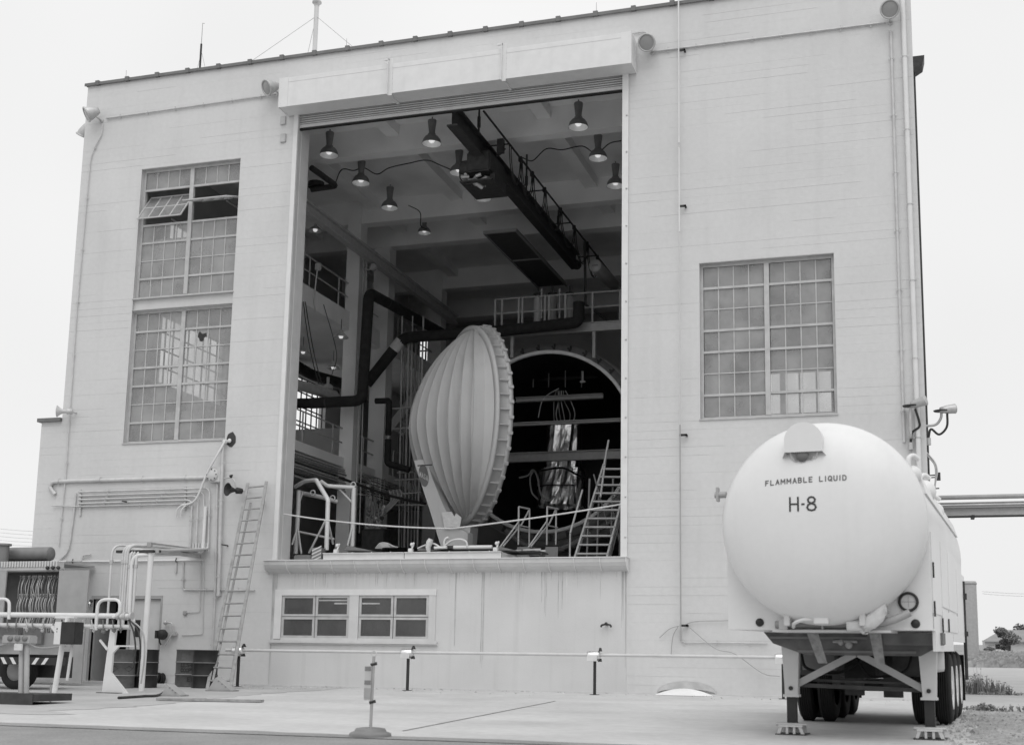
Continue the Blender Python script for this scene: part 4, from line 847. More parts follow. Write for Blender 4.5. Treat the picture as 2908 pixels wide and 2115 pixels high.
# wheels: dual tyres on three axles
def tyre(b, x0, x1, y, z, r):
    w_ = x1-x0; prof = [(r*.55, .02), (r*.72, .0), (r*.9, .02), (r*.97, .05)]
    for i in range(5):
        u0 = .05+(w_-.1)*i/5; u1 = .05+(w_-.1)*(i+1)/5; prof += [(r, u0+.004), (r, u1-.014), (r-.018, u1-.012), (r-.018, u1-.002)]
    prof += [(r*.97, w_-.05), (r*.9, w_-.02), (r*.72, w_), (r*.55, w_-.02)]
    b.lathe(prof, (x0, y, z), (1,0,0), 44)
for y in (5.15, 6.25, 7.35):
    for x0, x1 in ((-1.10, -.85), (-.79, -.54), (.56, .81), (.87, 1.12)):
        g = B(); tyre(g, x0, x1, y, .53, .53); wl = part('wheel', g, TYRE, TK)
        part('rim', B().lathe([(0, .14), (.1, .14), (.14, .1), (.24, .1), (.28, .02), (.31, .0), (.31, .02)] if x1 < 1 else [(.31, .23), (.31, .25), (.28, .23), (.24, .15), (.14, .15), (.1, .24), (0, .24)], (x0, y, .53), (1,0,0), 24), WHITE if x1 > 1 else IRON, wl)
    part('axle', B().cyl((-1, y, .53), (1, y, .53), .07), IRON, TK)
part('mudflap', B().box(-1.12, -.55, 8.0, 8.02, .25, 1.0), BLACK, TK); part('mudflap', B().box(.57, 1.14, 8.0, 8.02, .25, 1.0), BLACK, TK)
part('suspension_hanger', B().box(-.32, -.06, 4.3, 4.45, .42, 1.0), IRON, TK); part('suspension_hanger', B().box(.22, .48, 4.3, 4.45, .40, 1.0), IRON, TK)
part('spring_pack', B().box(-.5, -.38, 4.3, 8, .55, .72).box(.44, .56, 4.3, 8, .55, .72), IRON, TK)
# relief valves and fittings along the tank's shoulder
for y, z, r in ((.75, 3.22, .1), (2.4, 3.2, .15), (4.2, 3.12, .13)):
    part('relief_valve', B().sphere((1.02, y, z-.1), r, 12, (1, 1.2, 1.1)).pipe([(.98, y-.08, z-.02), (.98, y-.08, z+.1), (1.04, y-.02, z+.13), (1.09, y+.02, z+.08)], .03, .06), TANK, TK)
part('shoulder_walk', B().prism([(.75, .8, 3.35), (1.1, .8, 3.1), (1.16, .8, 2.9), (1.0, .8, 2.9)], (0, 6.4, 0)), TANK, body)
q = Vector((-1.22, .55, 2.95)); part('side_valve', B().cyl((-1.16, .5, 2.93), (-1.3, .5, 2.93), .04, 10).box(-1.28, -1.25, .46, .54, 2.85, 3.02), GREY, TK)
part('rear_piping', B().tube([(1.2, 7.5, .6), (1.2, 7.5, 2.2)], .03, 6).box(1.17, 1.25, 7.45, 7.55, 1.9, 2.0).box(1.17, 1.25, 7.45, 7.55, 1.3, 1.38), IRON, TK)

# ================================================================== right side: pipe bridge and corner lamps
PBR = thing('pipe_bridge', 'pipe bridge with several pipes over a steel beam leaving the right wall', 'pipe bridge', (4, 2.2, 4.4))
yy = 2.2
def zof(y): return at(2170, y, yy).z
for (y, r, m, off) in ((1100, .055, GREY, 0), (1112, .03, GREY, .15), (1118.5, .022, GALV, -.1), (1116, .03, GREY, .35)):
    part('pipe', B().tube([(XR, yy+off, zof(y)), (14, yy+off, zof(y))], r, 12), m, PBR)
part('beam', B().box(XR+.0, 14, yy-.01, yy+.01, zof(1140), zof(1123)).box(XR, 14, yy-.1, yy+.1, zof(1124), zof(1122.5)).box(XR, 14, yy-.1, yy+.1, zof(1141), zof(1139.5)), RAILP, PBR)
part('tray', B().box(XR, 14, yy-.2, yy-.12, zof(1147), zof(1143.5)), DARK, PBR)
for x in (1.2, 3.1, 5.2): part('hanger', B().box(x-.04, x+.04, yy-.22, yy+.2, zof(1148), zof(1142)), DARK, PBR)
part('support_column', B().box(13.6, 13.8, yy-.1, yy+.1, 0, zof(1146)), RAILP, PBR)
def cornerlamp(label, foot, plate, lamp, aim, cable):
    t = thing('corner_lamp', label, 'lamp', foot[0], 'explosion-proof lamps at the right corner'); part('arm', B().pipe(foot, .03, .2, 8, 6), GALV, t)
    p = Vector(plate); part('plate', B().lathe([(0, .0), (.16, .0), (.17, .02), (.05, .035), (0, .035)], p, (0,0,1), 16), IRON, t)
    l = Vector(lamp); a = Vector(aim).normalized(); part('lamp_head', B().lathe([(0, -.14), (.07, -.13), (.085, -.03), (.095, .0), (.11, .2), (.115, .22), (0, .2)], l, a, 14), GALV, t)
    part('flex_cable', B().tube(spline(cable), .026, 8), DARK, t); c = Vector(cable[-1]); part('splice_box', B().cyl(c, c-Vector((0,0,.16)), .055, 10), GALV, t)
A = lambda x, y, o=.12: Vector((at(x, y, -o).x, -o, at(x, y, -o).z))
cornerlamp('ribbed lamp on a short bracket on the front of the right corner', [A(2017, 970, .0), A(2017, 968, .2), A(2016, 902, .25)], A(2016, 900, .25), A(2030, 893, .27), (.9, -.3, .2), [A(2027, 905, .25), A(2035, 930, .2), A(2036, 945, .15), A(2020, 958, .1), A(2017, 980, .08)])
E_ = lambda x, y, Y=.9: at(x, y, Y)
cornerlamp('ribbed lamp on a curved arm reaching out past the right corner', [Vector((XR, .9, E_(2060, 943).z)), E_(2075, 941), E_(2085, 925), E_(2085, 912)], E_(2084, 911), E_(2095, 907), (.6, .3, .1), [E_(2098, 915), E_(2097, 945), E_(2080, 962), E_(2062, 950), Vector((XR+.05, .9, E_(2055, 970).z))])
t = thing('side_conduits', 'twin conduits bracketed off the right side wall by a dark clamp', 'conduit', (XR, 1, 5))
for k in (0, 1):
    o_ = 4*k; part('tube', B().pipe([Vector((XR, 1, E_(2050, 1000+o_*1.3).z)), E_(2072-o_*.3, 1024+o_), E_(2077-o_, 1045), E_(2066+o_, 1095), E_(2065+o_, 1115)], .018, .12), GALV, t)
part('clamp', B().box(E_(2072, 1050).x, E_(2083, 1050).x, .95, 1.05, E_(2078, 1062).z, E_(2078, 1045).z), IRON, t)
for y in (1051, 1056, 1081): part('bracket', B().tube([Vector((XR, 1, E_(2070, y).z)), E_(2080, y)], .014, 6), IRON, t)
run('conduit', 'small conduit looping from the corner lamp round the right edge', [A(2017, 990, .05), A(2019, 1040, .05), A(2023, 1050, .05), A(2046, 1049, .05)], .016, PIPEW, bend=.1)

# ================================================================== far right: standpipe, house, tree, weeds
def ground_at(x, Y, px): return Vector((px, Y, gz(Y)))
Y_ = 116; c0 = at(2153, 1462, Y_)
t = thing('standpipe', 'tall plain grey cylinder rising behind the tanker', 'standpipe', (c0.x, Y_, gz(Y_)))
part('shell', B().lathe([(.75, -.5), (.75, 8.0), (.72, 8.1), (.0, 8.1)], (c0.x, Y_, gz(Y_)), (0,0,1), 32), GREY, t)
part('top_band', B().lathe([(.75, 7.75), (.8, 7.78), (.8, 7.95), (.75, 7.98)], (c0.x, Y_, gz(Y_)), (0,0,1), 32), GREY, t)
Yh = 230; hl, hr = at(2182, 1443, Yh), at(2420, 1443, Yh); zb = hl.z-.3; ez = at(2200, 1417.5, Yh).z; rz = at(2200, 1394, Yh+5).z
t = thing('farmhouse', 'long low white house with a grey roof on the far rise', 'house', (hl.x, Yh, zb))
part('wall', B().box(hl.x, hr.x, Yh, Yh+10, zb-1, ez), FARW, t)
rf = part('roof', B().prism([(hl.x-.4, Yh-.6, ez-.1), (hl.x+3.4, Yh+5, rz), (hl.x-.4, Yh+10.6, ez-.1)][:1]+[(hr.x+.4, Yh-.6, ez-.1), (hr.x-1, Yh+5, rz), (hl.x+3.4, Yh+5, rz)], (0, .3, 0)), ROOFG, t)
part('eave', B().box(hl.x-.5, hr.x+.5, Yh-.75, Yh-.55, ez-.3, ez-.05), GREY, t)
q0, q1 = at(2205, 1441, Yh), at(2222, 1427, Yh); dr = part('garage_door', B().box(q0.x, q1.x, Yh-.1, Yh-.02, zb, q1.z), WHITE, t)
for x in (2209, 2215): q = at(x, 1432, Yh); part('window', B().box(q.x-.35, q.x+.35, Yh-.16, Yh-.11, q.z-.4, q.z+.5), DARK, t)
q = at(2234, 1437, Yh); part('window', B().box(q.x-.35, q.x+.35, Yh-.1, Yh-.02, q.z-.4, q.z+.5), DARK, t)
part('window', B().box(at(2189, 1430, Yh).x, at(2202, 1430, Yh).x, Yh-.08, Yh-.02, at(2195, 1427.5, Yh).z-.15, at(2195, 1427.5, Yh).z), GREY, t)
def crown(b, c, rx, rz, n, s, rng):
    lobes = [(Vector((rng.uniform(-.6, .6)*rx, rng.uniform(-.5, .5)*rx, rng.uniform(-.65, .7)*rz)), rng.uniform(.28, .5)) for _ in range(9)]
    for _ in range(n):
        lo, lr = rng.choice(lobes); d = Vector((rng.gauss(0, 1), rng.gauss(0, 1), rng.gauss(0, 1))).normalized()*rng.random()**.4
        p = c+lo+Vector((d.x*rx*lr, d.y*rx*lr, d.z*rz*lr*.9)); u = Vector((rng.gauss(0, 1), rng.gauss(0, 1), rng.gauss(0, 1))).normalized(); v = u.orthogonal().normalized()*s*rng.uniform(.6, 1.3); u = u*s*rng.uniform(.6, 1.3)
        b.add([p-u-v, p+u-v*.6, p+u*.8+v, p-u*.7+v], [(0,1,2,3)])
def tree(label, x, y0, y1, Y, rx, n, s, seed):
    rng = random.Random(seed); base = at(x, y0, Y); top_ = at(x, y1, Y); H = top_.z-base.z; t = thing('tree', label, 'tree', base, 'trees on the far rise')
    part('trunk', B().tube([base-Vector((0,0,.5)), base+Vector((.1, 0, H*.3)), base+Vector((0, 0, H*.7))], [.22, .16, .06], 8).tube([base+Vector((.08, 0, H*.3)), base+Vector((rx*.4, 0, H*.6))], [.09, .03], 6).tube([base+Vector((.05, 0, H*.35)), base+Vector((-rx*.4, 0, H*.65))], [.09, .03], 6), BARK, t)
    g = B(); crown(g, base+Vector((0, 0, H*.55)), rx, H*.5, n, s, rng); part('crown', g, LEAF, t)
tree('leafy tree standing before the far white house', 2236, 1446, 1388, 205, 2.6, 1700, .13, 1)
tree('tree rising above the far house roof at the right edge', 2270, 1442, 1386, 260, 2.6, 1500, .2, 5)
tree('small bush at the left end of the far house', 2192, 1446, 1431, 215, 1.1, 700, .14, 2)
def weeds(label, x, y, Y, wdt, h, n, seed, cat='weeds', group=None):
    rng = random.Random(seed); base = at(x, y, Y); base.z = gz(Y); g = B()
    for _ in range(n):
        u = rng.uniform(-1, 1); p = base+Vector((u*wdt, rng.uniform(-.3, .3), 0)); hh = h*(1-.6*abs(u)**1.5)*rng.uniform(.35, 1); lean = Vector((rng.uniform(-.25, .25), rng.uniform(-.2, .2), 1))*hh; s = Vector((rng.uniform(-1, 1), rng.uniform(-1, 1), 0)).normalized()*rng.uniform(.01, .03)
        g.add([p-s, p+s, p+lean], [(0,1,2)])
        for k in range(3):
            q = p+lean*rng.uniform(.3, 1); a = Vector((rng.uniform(-1, 1), rng.uniform(-1, 1), rng.uniform(-.3, .6)))*.03; b_ = a.orthogonal()*.5; g.add([q, q+a+b_, q+a*1.8, q+a-b_], [(0,1,2,3)])
    solo('weed_clump', g, WEED, label, cat, (base.x, base.y, base.z), group, 'stuff')
weeds('tall dark weeds right of the tanker wheels', 2158, 1536, 5.0, .85, .55, 330, 1); weeds('single spindly weed above the dark clump', 2166, 1522, 6.0, .08, .95, 12, 2)
weeds('low scattered weeds along the road edge at the far right', 2240, 1538, 4.7, 1.2, .09, 90, 3)
weeds('round weed tuft on the gravel edge right of the tanker', 2182, 1561, -4.0, .14, .16, 90, 4); weeds('low weeds at the right edge of the gravel', 2255, 1563, -4.2, .5, .12, 60, 5); weeds('thin weeds trailing beside the tanker tyre', 2158, 1562, -4.0, .4, .09, 40, 6)
# tussocks over the far meadow
g = B(); rng = random.Random(8)
for _ in range(5000):
    Y2 = 56+rng.random()**1.6*150; X2 = rng.uniform(1+Y2*.03, 12+Y2*.12); p = Vector((X2, Y2, gz(Y2))); h = rng.uniform(.15, .5); s = rng.uniform(.1, .35)
    g.add([p+Vector((-s, 0, 0)), p+Vector((s, 0, 0)), p+Vector((s*.5, .1, h)), p+Vector((-s*.4, .1, h*.8))], [(0,1,2,3)])
solo('meadow_grass', g, GRASS, 'rough dry grass covering the far rise', 'grass', (0, 60, 0), kind='stuff')
# far wires
for k in range(2):
    p, q = at(2175, 1309+k*5, 150), at(2400, 1310+k*6, 150); solo('overhead_wire', B().tube(sag(p, q, .3), .02, 4), GREY, ['upper', 'lower'][k]+' overhead wire at the far right', 'wire')
for k in range(5):
    p, q = at(-120, 1150+k*9, 60), at(90, 1177+k*8, 60); solo('overhead_wire', B().tube(sag(p, q, .2), .012, 4), GREY, ['first', 'second', 'third', 'fourth', 'fifth'][k]+' overhead wire from the top left of the annex', 'wire')
# ================================================================== left yard: manifold trailer, cabinet, gas piping
# open manifold cabinet against the wall
cy0 = -2.6
cl, cr = at(18, 1265, cy0).x, at(140, 1262, cy0).x; zt = at(80, 1262, cy0).z
t = thing('manifold_cabinet', 'open grey steel cabinet full of hanging hoses at left', 'cabinet', (cr-.8, cy0, gz(cy0)))
part('shell', B().box(cl-1.2, cr, cy0+.6, cy0+.64, .25, zt).box(cr-.04, cr, cy0, cy0+.6, .25, zt).box(cl-1.2, cr-.04, cy0, cy0+.6, zt-.04, zt).box(cl-1.2, cr-.04, cy0, cy0+.6, .25, .29), MID, t)
part('door', B().box(cr+.01, cr+.86, cy0-.16, cy0-.12, gz(cy0)+.06, zt-.02), GREY, t, 'right door leaf swung fully open'); part('door', B().box(cl-1.1, cl+.12, cy0-.2, cy0-.16, 1.2, zt-.02), GREY, t, 'left door leaf swung open')
part('hinge_post', B().tube([(cr, cy0-.02, .3), (cr, cy0-.02, zt+.02)], .025, 8), MID, t)
rr = random.Random(12)
for row, z in enumerate((zt-.16, zt-.62, zt-1.12)):
    part('hose_rack', B().box(cl+.14, cr-.3, cy0+.3, cy0+.33, z-.02, z+.02), RAILP, t)
    for k in range(20):
        x = cl+.18+k*(cr-.35-cl-.18)/19+rr.uniform(-.02, .02); l = rr.uniform(.4, .58)
        part('hose', B().tube(spline([(x, cy0+.28, z+.02), (x+rr.uniform(-.03, .03), cy0+.2, z-l*.5), (x+rr.uniform(-.04, .04), cy0+.25, z-l)], 4), .014, 6).sphere((x, cy0+.26, z+.03), .03, 6), rr.choice([GREY, GALV, MID, RAILP]), t)
gb = B(); gx0, gx1 = at(0, 1250, cy0).x-1, at(130, 1250, cy0).x   # ribbed vent strip on the cabinet's roof
for k in range(34): x = gx0+(gx1-gx0)*k/34; gb.box(x, x+.05, cy0-.02, cy0+.25, zt+.08, zt+.22)
part('roof_vent', gb.box(gx0, gx1, cy0+.02, cy0+.22, zt, zt+.08), TRIM, t)
for k in range(3): q = at(108+k*12, 1257, cy0); part('vent_knob', B().sphere((q.x, cy0-.05, zt+.05), .05, 8), IRON, t)
solo('pipe_shelf', B().box(at(40, 1243, -1.2).x-2, at(150, 1243, -1.2).x, -1.35, -.06, at(80, 1246, -1.2).z-.05, at(80, 1246, -1.2).z), GREY, 'flat grey canopy bracket above the open cabinet', 'shelf')
# trailer with chevron board
ty = -5.2
t = thing('gas_trailer', 'dark low trailer with a chevron striped board and one fat tyre', 'trailer', (-18.9, ty, gz(ty)))
wc = at(58, 1470, ty); rw = .40
g = B(); tyre(g, -19.35, -19.0, 0, 0, rw); tyv = [Vector((wc.x-.1+v.y*1.0, ty-.25+(v.x+19.35), gz(ty)+rw+v.z)) for v in g.v]; g.v = tyv
w1 = part('wheel', g, TYRE, t); part('rim', B().lathe([(0, .06), (.12, .06), (.2, .02), (.22, 0)], (wc.x-.1, ty-.22, gz(ty)+rw), (0,-1,0), 18), MID, w1)
c0, c1 = at(12, 1430, ty-.4), at(152, 1430, ty-.4)
part('chassis', B().box(c0.x-3, c1.x-.9, ty-.2, ty+.9, .62, .74).box(c0.x-3, c1.x-.75, ty+.35, ty+.8, .16, .62), IRON, t)  # lower box is an added dark block standing in for underframe shadow
part('mudguard', B().prism([(c0.x-3, ty-.42, .66), (c1.x-.2, ty-.42, .66), (c1.x-.2, ty-.42, 1.12), (c0.x-3, ty-.42, 1.12)], (0, .1, 0)), GREY, t)
cb = part('chevron_board', B().box(c0.x-.02, c1.x, ty-.47, ty-.44, .44, .60), DARK, t, 'chevron striped board')
for k in range(5):
    x = c0.x+.05+k*.24; sl_ = .1 if k < 3 else -.1
    part('stripe', B().add([(x, ty-.474, .45), (x+.09, ty-.474, .45), (x+.09-sl_, ty-.474, .59), (x-sl_, ty-.474, .59)], [(0,1,2,3)]), WHITE, cb)
part('tool_box', B().bbox(c0.x+.55, c0.x+1.0, ty-.5, ty-.43, .88, 1.22, .01).bbox(c0.x-.3, c0.x+.45, ty-.55, ty-.44, 1.0, 1.3, .02), MID, t)
part('lug', B().box(at(103, 1415, ty).x-.06, at(103, 1415, ty).x+.06, ty-.54, ty-.5, .9, 1.0), DARK, t)
part('air_lines', B().tube(spline([(c0.x-1.2, ty-.5, 1.1), (c0.x-.3, ty-.55, .82), (c0.x+.35, ty-.52, .95)]), .03, 6).tube(spline([(c0.x+.6, ty-.52, .95), (c0.x+1.0, ty-.55, .8), (c1.x, ty-.5, .85)]), .02, 6), GREY, t)
# manifold rails on stands
my = -5.9
zr1, zr2 = at(150, 1361, my).z, at(150, 1384, my).z; xe = at(286, 1361, my).x
t = thing('manifold_rail', 'pair of white horizontal manifold pipes with valves in front of the cabinet', 'pipe rack', (xe-3, my, gz(my)))
part('upper_pipe', B().tube([(xe-7, my, zr1+.02), (xe, my, zr1-.02)], .055, 10), WHITE, t); part('lower_pipe', B().tube([(xe-7, my, zr2+.02), (xe+.05, my, zr2-.03)], .05, 10), TRIM, t)
rr = random.Random(21)
for k in range(16):
    x = xe-.1-k*.24+rr.uniform(-.05, .05); part('valve', B().sphere((x, my-.07, zr2-.1+rr.uniform(-.03, .05)), rr.uniform(.03, .055), 7).cyl((x, my-.06, zr2-.15), (x+rr.uniform(-.06, .06), my-.1, zr1-.1), .014, 6).bar((x-.06, my-.1, zr2-.06), (x+.05, my-.12, zr2-.07), .03, .02), rr.choice([GALV, MID, IRON, TRIM]), t)
for x in (xe-.1, xe-.25, xe+.05): part('flange', B().cyl((x-.03, my, zr1-.02), (x+.03, my, zr1-.02), .085, 12), GALV, t)
part('arched_pipe', B().pipe([(xe-.75, my-.05, zr2-.1), (xe-.75, my-.05, zr1+.32), (xe-.2, my-.05, zr1+.32), (xe-.2, my-.05, zr1), (xe-.35, my-.05, zr1-.05)], .035, .2, 8, 6), WHITE, t)
part('arched_pipe', B().pipe([(at(12, 1360, my).x-.3, my-.05, zr1+.33), (at(22, 1360, my).x, my-.05, zr1+.33), (at(24, 1360, my).x, my-.05, zr1-.1)], .035, .15, 8, 6), WHITE, t)
st = atg(248, 1534)
part('stand', B().prism([(st.x-.22, my, gz(my)), (st.x+.40, my, gz(my)), (st.x-.03, my, gz(my)+.42), (st.x-.02, my, gz(my)+.82), (st.x+.13, my, gz(my)+.97), (st.x+.0, my, gz(my)+.97), (st.x+.02, my, zr2-.05), (st.x-.12, my, zr2-.05)], (0, .06, 0)), WHITE, t, 'white gusseted stand with triangular foot'); part('stand_foot', B().box(st.x-.25, st.x+.28, my-.15, my+.2, gz(my), gz(my)+.015), IRON, t)
part('brace', B().bar((st.x-.15, my, zr2-.5), (st.x-.35, my, zr2-.3), .04, .04).bar((st.x-.1, my+.03, zr2-.42), (st.x+.55, my+.03, zr2-.42), .03, .03), WHITE, t)
for dx, l in ((.1, 1.1), (.22, 1.25), (.32, 1.4)):
    part('drain_hose', B().tube(spline([(xe+dx*.3, my-.05, zr1-.1), (xe+dx+.1, my-.1, zr1-.35), (xe+dx+.18, my-.1, zr1-.35-l*.35), (xe+dx+.14, my-.1, zr1-l)]), .018, 6), IRON if dx < .3 else GREY, t)
# switch box on a white post
jp = Vector((at(110, 1540, -7.6).x, -7.6, gz(-7.6))); zt_, zb_ = at(140, 1377, -7.6).z, at(140, 1426, -7.6).z
t = thing('switch_box_post', 'two-tone electrical box on a leaning white post', 'electrical box', jp)
bx = part('box', B().bbox(jp.x+.09, jp.x+.56, -7.72, -7.45, zb_, zt_, .01), DARK, t)
part('box_side', B().box(jp.x+.088, jp.x+.235, -7.724, -7.44, zb_-.002, zt_+.002), WHITE, bx, 'white side of the box')
part('box_side_marks', B().box(jp.x+.14, jp.x+.16, -7.73, -7.7245, zt_-.15, zt_-.12).box(jp.x+.14, jp.x+.155, -7.73, -7.7245, zt_-.2, zt_-.18), DARK, bx)
part('post', B().tube([(jp.x+.02, -7.5, jp.z), (jp.x+.13, -7.5, zb_), (jp.x+.22, -7.5, zt_+.1)], .055, 10), WHITE, t)
part('bracket', B().bar((jp.x+.04, -7.45, zb_+.12), (jp.x-.18, -7.45, zt_-.08), .05, .05).box(jp.x-.1, jp.x+.35, -7.5, -7.4, zt_+.08, zt_+.12), WHITE, t)
part('side_tube', B().tube([(jp.x+.36, -7.5, zb_), (jp.x+.3, -7.5, jp.z+.3)], .03, 8), TRIM, t)
# pallet platform with two grey posts
pa = atg(60, 1560); t = thing('steel_pallet', 'low dark steel pallet with two grey posts at the left edge', 'pallet', pa)
pe = atg(141, 1557).x; part('deck', B().box(pe-2.4, pe, pa.y-.1, pa.y+.9, pa.z+.06, pa.z+.18).box(pe-1.2, pe-.02, pa.y-.12, pa.y-.1, pa.z, pa.z+.19).box(pe-2.4, pe-1.35, pa.y-.12, pa.y-.1, pa.z+.02, pa.z+.12), IRON, t)
for x in (46, 58): q = at(x, 1545, pa.y+.4); u = at(x+2, 1425, pa.y+.4); part('post', B().tube([(q.x, pa.y+.4, pa.z+.13), (u.x, pa.y+.4, u.z)], .045, 8), RAILP, t)
part('head_box', B().bbox(at(12, 1415, pa.y+.4).x, at(76, 1415, pa.y+.4).x, pa.y+.3, pa.y+.5, at(40, 1426, pa.y+.4).z, at(40, 1406, pa.y+.4).z, .02), GREY, t)
for x in (22, 38, 54): q = at(x, 1413, pa.y+.28); part('dial', B().lathe([(0, .03), (.05, .03), (.05, 0)], (q.x, pa.y+.3, q.z), (0,-1,0), 12), MID, t)
part('rag', B().bbox(at(30, 1432, pa.y+.25).x, at(48, 1432, pa.y+.25).x, pa.y+.25, pa.y+.29, at(40, 1440, pa.y).z, at(40, 1424, pa.y).z, .01), CANVAS, t)
part('short_post', B().tube([(at(112, 1545, pa.y+1).x, pa.y+1, pa.z), (at(113, 1515, pa.y+1).x, pa.y+1, at(113, 1515, pa.y+1).z)], .02, 6), RAILP, t)
# tall white post and the pipe trestle to the wall
tp = atg(313, 1530); ptop = at(322, 1218, tp.y).z
t = thing('pipe_trestle', 'tall white post carrying a fan of pale pipes from the wall', 'pipe trestle', tp)
part('post', B().tube([tp, (tp.x+.02, tp.y, ptop)], .062, 12), WHITE, t)
E1 = tp.y
part('cross_arm', B().bar((at(262, 1218, E1).x, E1-.05, ptop-.03), (tp.x+.12, E1-.05, ptop-.03), .07, .06).bar((at(262, 1222, E1).x, E1+.25, ptop-.01), (tp.x+.12, E1+.2, ptop-.01), .06, .05), IRON, t)
w0 = at(445, 1224)
part('bearer_beam', B().bar((tp.x-.15, E1+.15, ptop+.14), (w0.x-.1, -.05, w0.z+.06), .09, .1).bar((tp.x+.1, E1+.1, ptop-.02), (w0.x+.0, -.05, w0.z-.1), .07, .08), GREY, t)
drops = [(243, 1395), (268, 1395), (273, 1392), (278, 1390), (284, 1372), (290, 1368), (298, 1376)]
for k, (x, yb) in enumerate(drops):
    xd = at(x, 1300, E1-.1).x; zb2 = at(x, yb, E1-.1).z; wx_ = w0.x-.28+k*.085; zz2 = ptop+.12-(.0 if k < 4 else .1)
    part('pipe', B().pipe([(wx_, -.07, w0.z+.25 if k else w0.z), (wx_, -.07, w0.z-.02+.02*k), (xd+.35 if k == 0 else tp.x-.2+k*.03, E1+.35, zz2), (xd, E1-.1, zz2), (xd+.0, E1-.1, zb2+.15), (xd+(.05 if k > 3 else 0), E1-.1, zb2)], .026 if k in (0, 1) else .03, .22, 8, 6), PIPEW if k % 2 else TRIM, t)
    part('union', B().cyl((xd, E1-.1, zz2-.42), (xd, E1-.1, zz2-.34), .043, 8), GALV, t)
part('big_pipe', B().pipe([(w0.x+.12, -.1, w0.z+1.2), (w0.x+.12, -.1, w0.z), (w0.x-.1, -.3, w0.z-.05), (tp.x+.05, E1-.02, ptop-.1), (at(300, 1230, E1).x, E1-.1, ptop-.12), (at(300, 1230, E1).x, E1-.1, ptop-.8), (at(292, 1370, E1).x, E1-.1, zr1+.1)], .045, .2, 10, 6), WHITE, t)
# grey duct above the cabinet at the left edge
tb = -1.6; a, c = at(-60, 1222, tb), at(111, 1228, tb)
t = thing('overhead_duct', 'grey round duct on a dark post above the open cabinet', 'duct', (c.x, tb, c.z))
part('shell', B().lathe([(0, -.02), (.17, 0), (.18, .05), (.18, c.x-a.x), (.17, c.x-a.x+.03), (0, c.x-a.x+.03)], (a.x, tb, c.z+.02), (1,0,0), 20), MID, t)
part('bearer', B().box(a.x, c.x-.02, tb-.14, tb+.14, c.z-.26, c.z-.17), IRON, t)
part('post', B().tube([(at(10, 1230, tb-.4).x, tb-.4, 0), (at(10, 1206, tb-.4).x, tb-.4, at(10, 1208, tb-.4).z)], .13, 10).lathe([(0, .05), (.18, .05), (.18, 0)], (at(10, 1206, tb-.4).x, tb-.4, at(10, 1208, tb-.4).z), (0,0,1), 12), MID, t)
# ================================================================== interior: high-bay lamps
def pendant(X, Y, Z, d, label, lit=True, n=20):
    t = thing('pendant_lamp', label, 'lamp', (X, Y, Z), 'high-bay pendant lamps'); s = d/.5
    part('shade', B().lathe([(.25*s, 0), (.245*s, .03), (.22*s, .12*s), (.17*s, .19*s), (.105*s, .235*s), (.1*s, .27*s)], (X, Y, Z), (0,0,1), n), MID, t)
    part('ballast', B().lathe([(.075*s, .25*s), (.08*s, .3*s), (.085*s, .38*s), (.115*s, .62*s), (.11*s, .64*s), (0, .65*s)], (X, Y, Z), (0,0,1), 12).tube([(X, Y, Z+.64*s), (X, Y, 15.8)], .02, 6), MID, t)
    part('reflector', B().lathe([(.243*s, .005), (.21*s, .11*s), (.16*s, .18*s), (.09*s, .22*s), (0, .23*s)], (X, Y, Z), (0,0,1), n), REFL, t)
    part('bulb', B().sphere((X, Y, Z+.12*s), .085*s, 10, (1, 1, 1.1)), GLOW, t)
rows = [2.4, 4.6, 6.8]; rn = ['first row', 'second row', 'third row']
for j, y in enumerate(rows):
    for i, (x, nm) in enumerate([(-15.9, 'left'), (-12.73, 'middle'), (-8.47, 'right')]):
        pendant(x, y, 15.0, .55, 'high-bay pendant lamp, %s one of the %s behind the doorway' % (nm, rn[j]))
pendant(-15.7, 9.3, 15.0, .46, 'high-bay pendant lamp hanging alone behind the left row')
for (x, y, Y, l) in [(755, 748, 6.0, 'shallow pendant lamp under the upper gallery'), (738, 816, 8.0, 'bright small pendant lamp in front of the left windows'), (671, 782, 9.0, 'small pendant lamp half hidden by the left jamb'), (698, 512, 7.0, 'dim pendant lamp above the upper gallery')]:
    q = at(x, y, Y); t = thing('gallery_lamp', l, 'lamp', q, 'small lamps along the gallery'); X, Y2, Z = q
    part('shade', B().lathe([(.24, 0), (.225, .03), (.13, .13), (.06, .17), (.045, .24)], q, (0,0,1), 16), ALU if 'bright' in l or 'hidden' in l else GREY, t); part('stem', B().tube([(X, Y2, Z+.2), (X, Y2, Z+.6)], .012, 5), IRON, t); part('bulb', B().sphere((X, Y2, Z+.05), .08, 8), GLOW, t)
# lamp cable along the ceiling
def wire(label, pts, r=.012, m=DARK, cat='cable', nm='cable'): return solo(nm, B().tube(spline(pts), r, 5), m, label, cat)
def C(x, y, Z=15.6): return atz(x, y, Z)
wire('drooping lamp cable across the left half of the ceiling', [C(742, 408), C(757, 376), C(783, 378), C(806, 372), C(835, 386), C(862, 372), C(905, 362), C(945, 355), C(975, 366), C(1003, 378)], .018)
wire('drooping lamp cable right of the monorail hoist', [C(1158, 350), C(1180, 356), C(1210, 330), C(1245, 332), C(1290, 324), C(1320, 340), C(1350, 318), C(1376, 312)], .018)
wire('cable bent down from the last left lamp', [C(905, 455, 15.2), C(930, 470, 15.2), C(932, 500, 15.0), C(945, 508, 15.0)], .016)
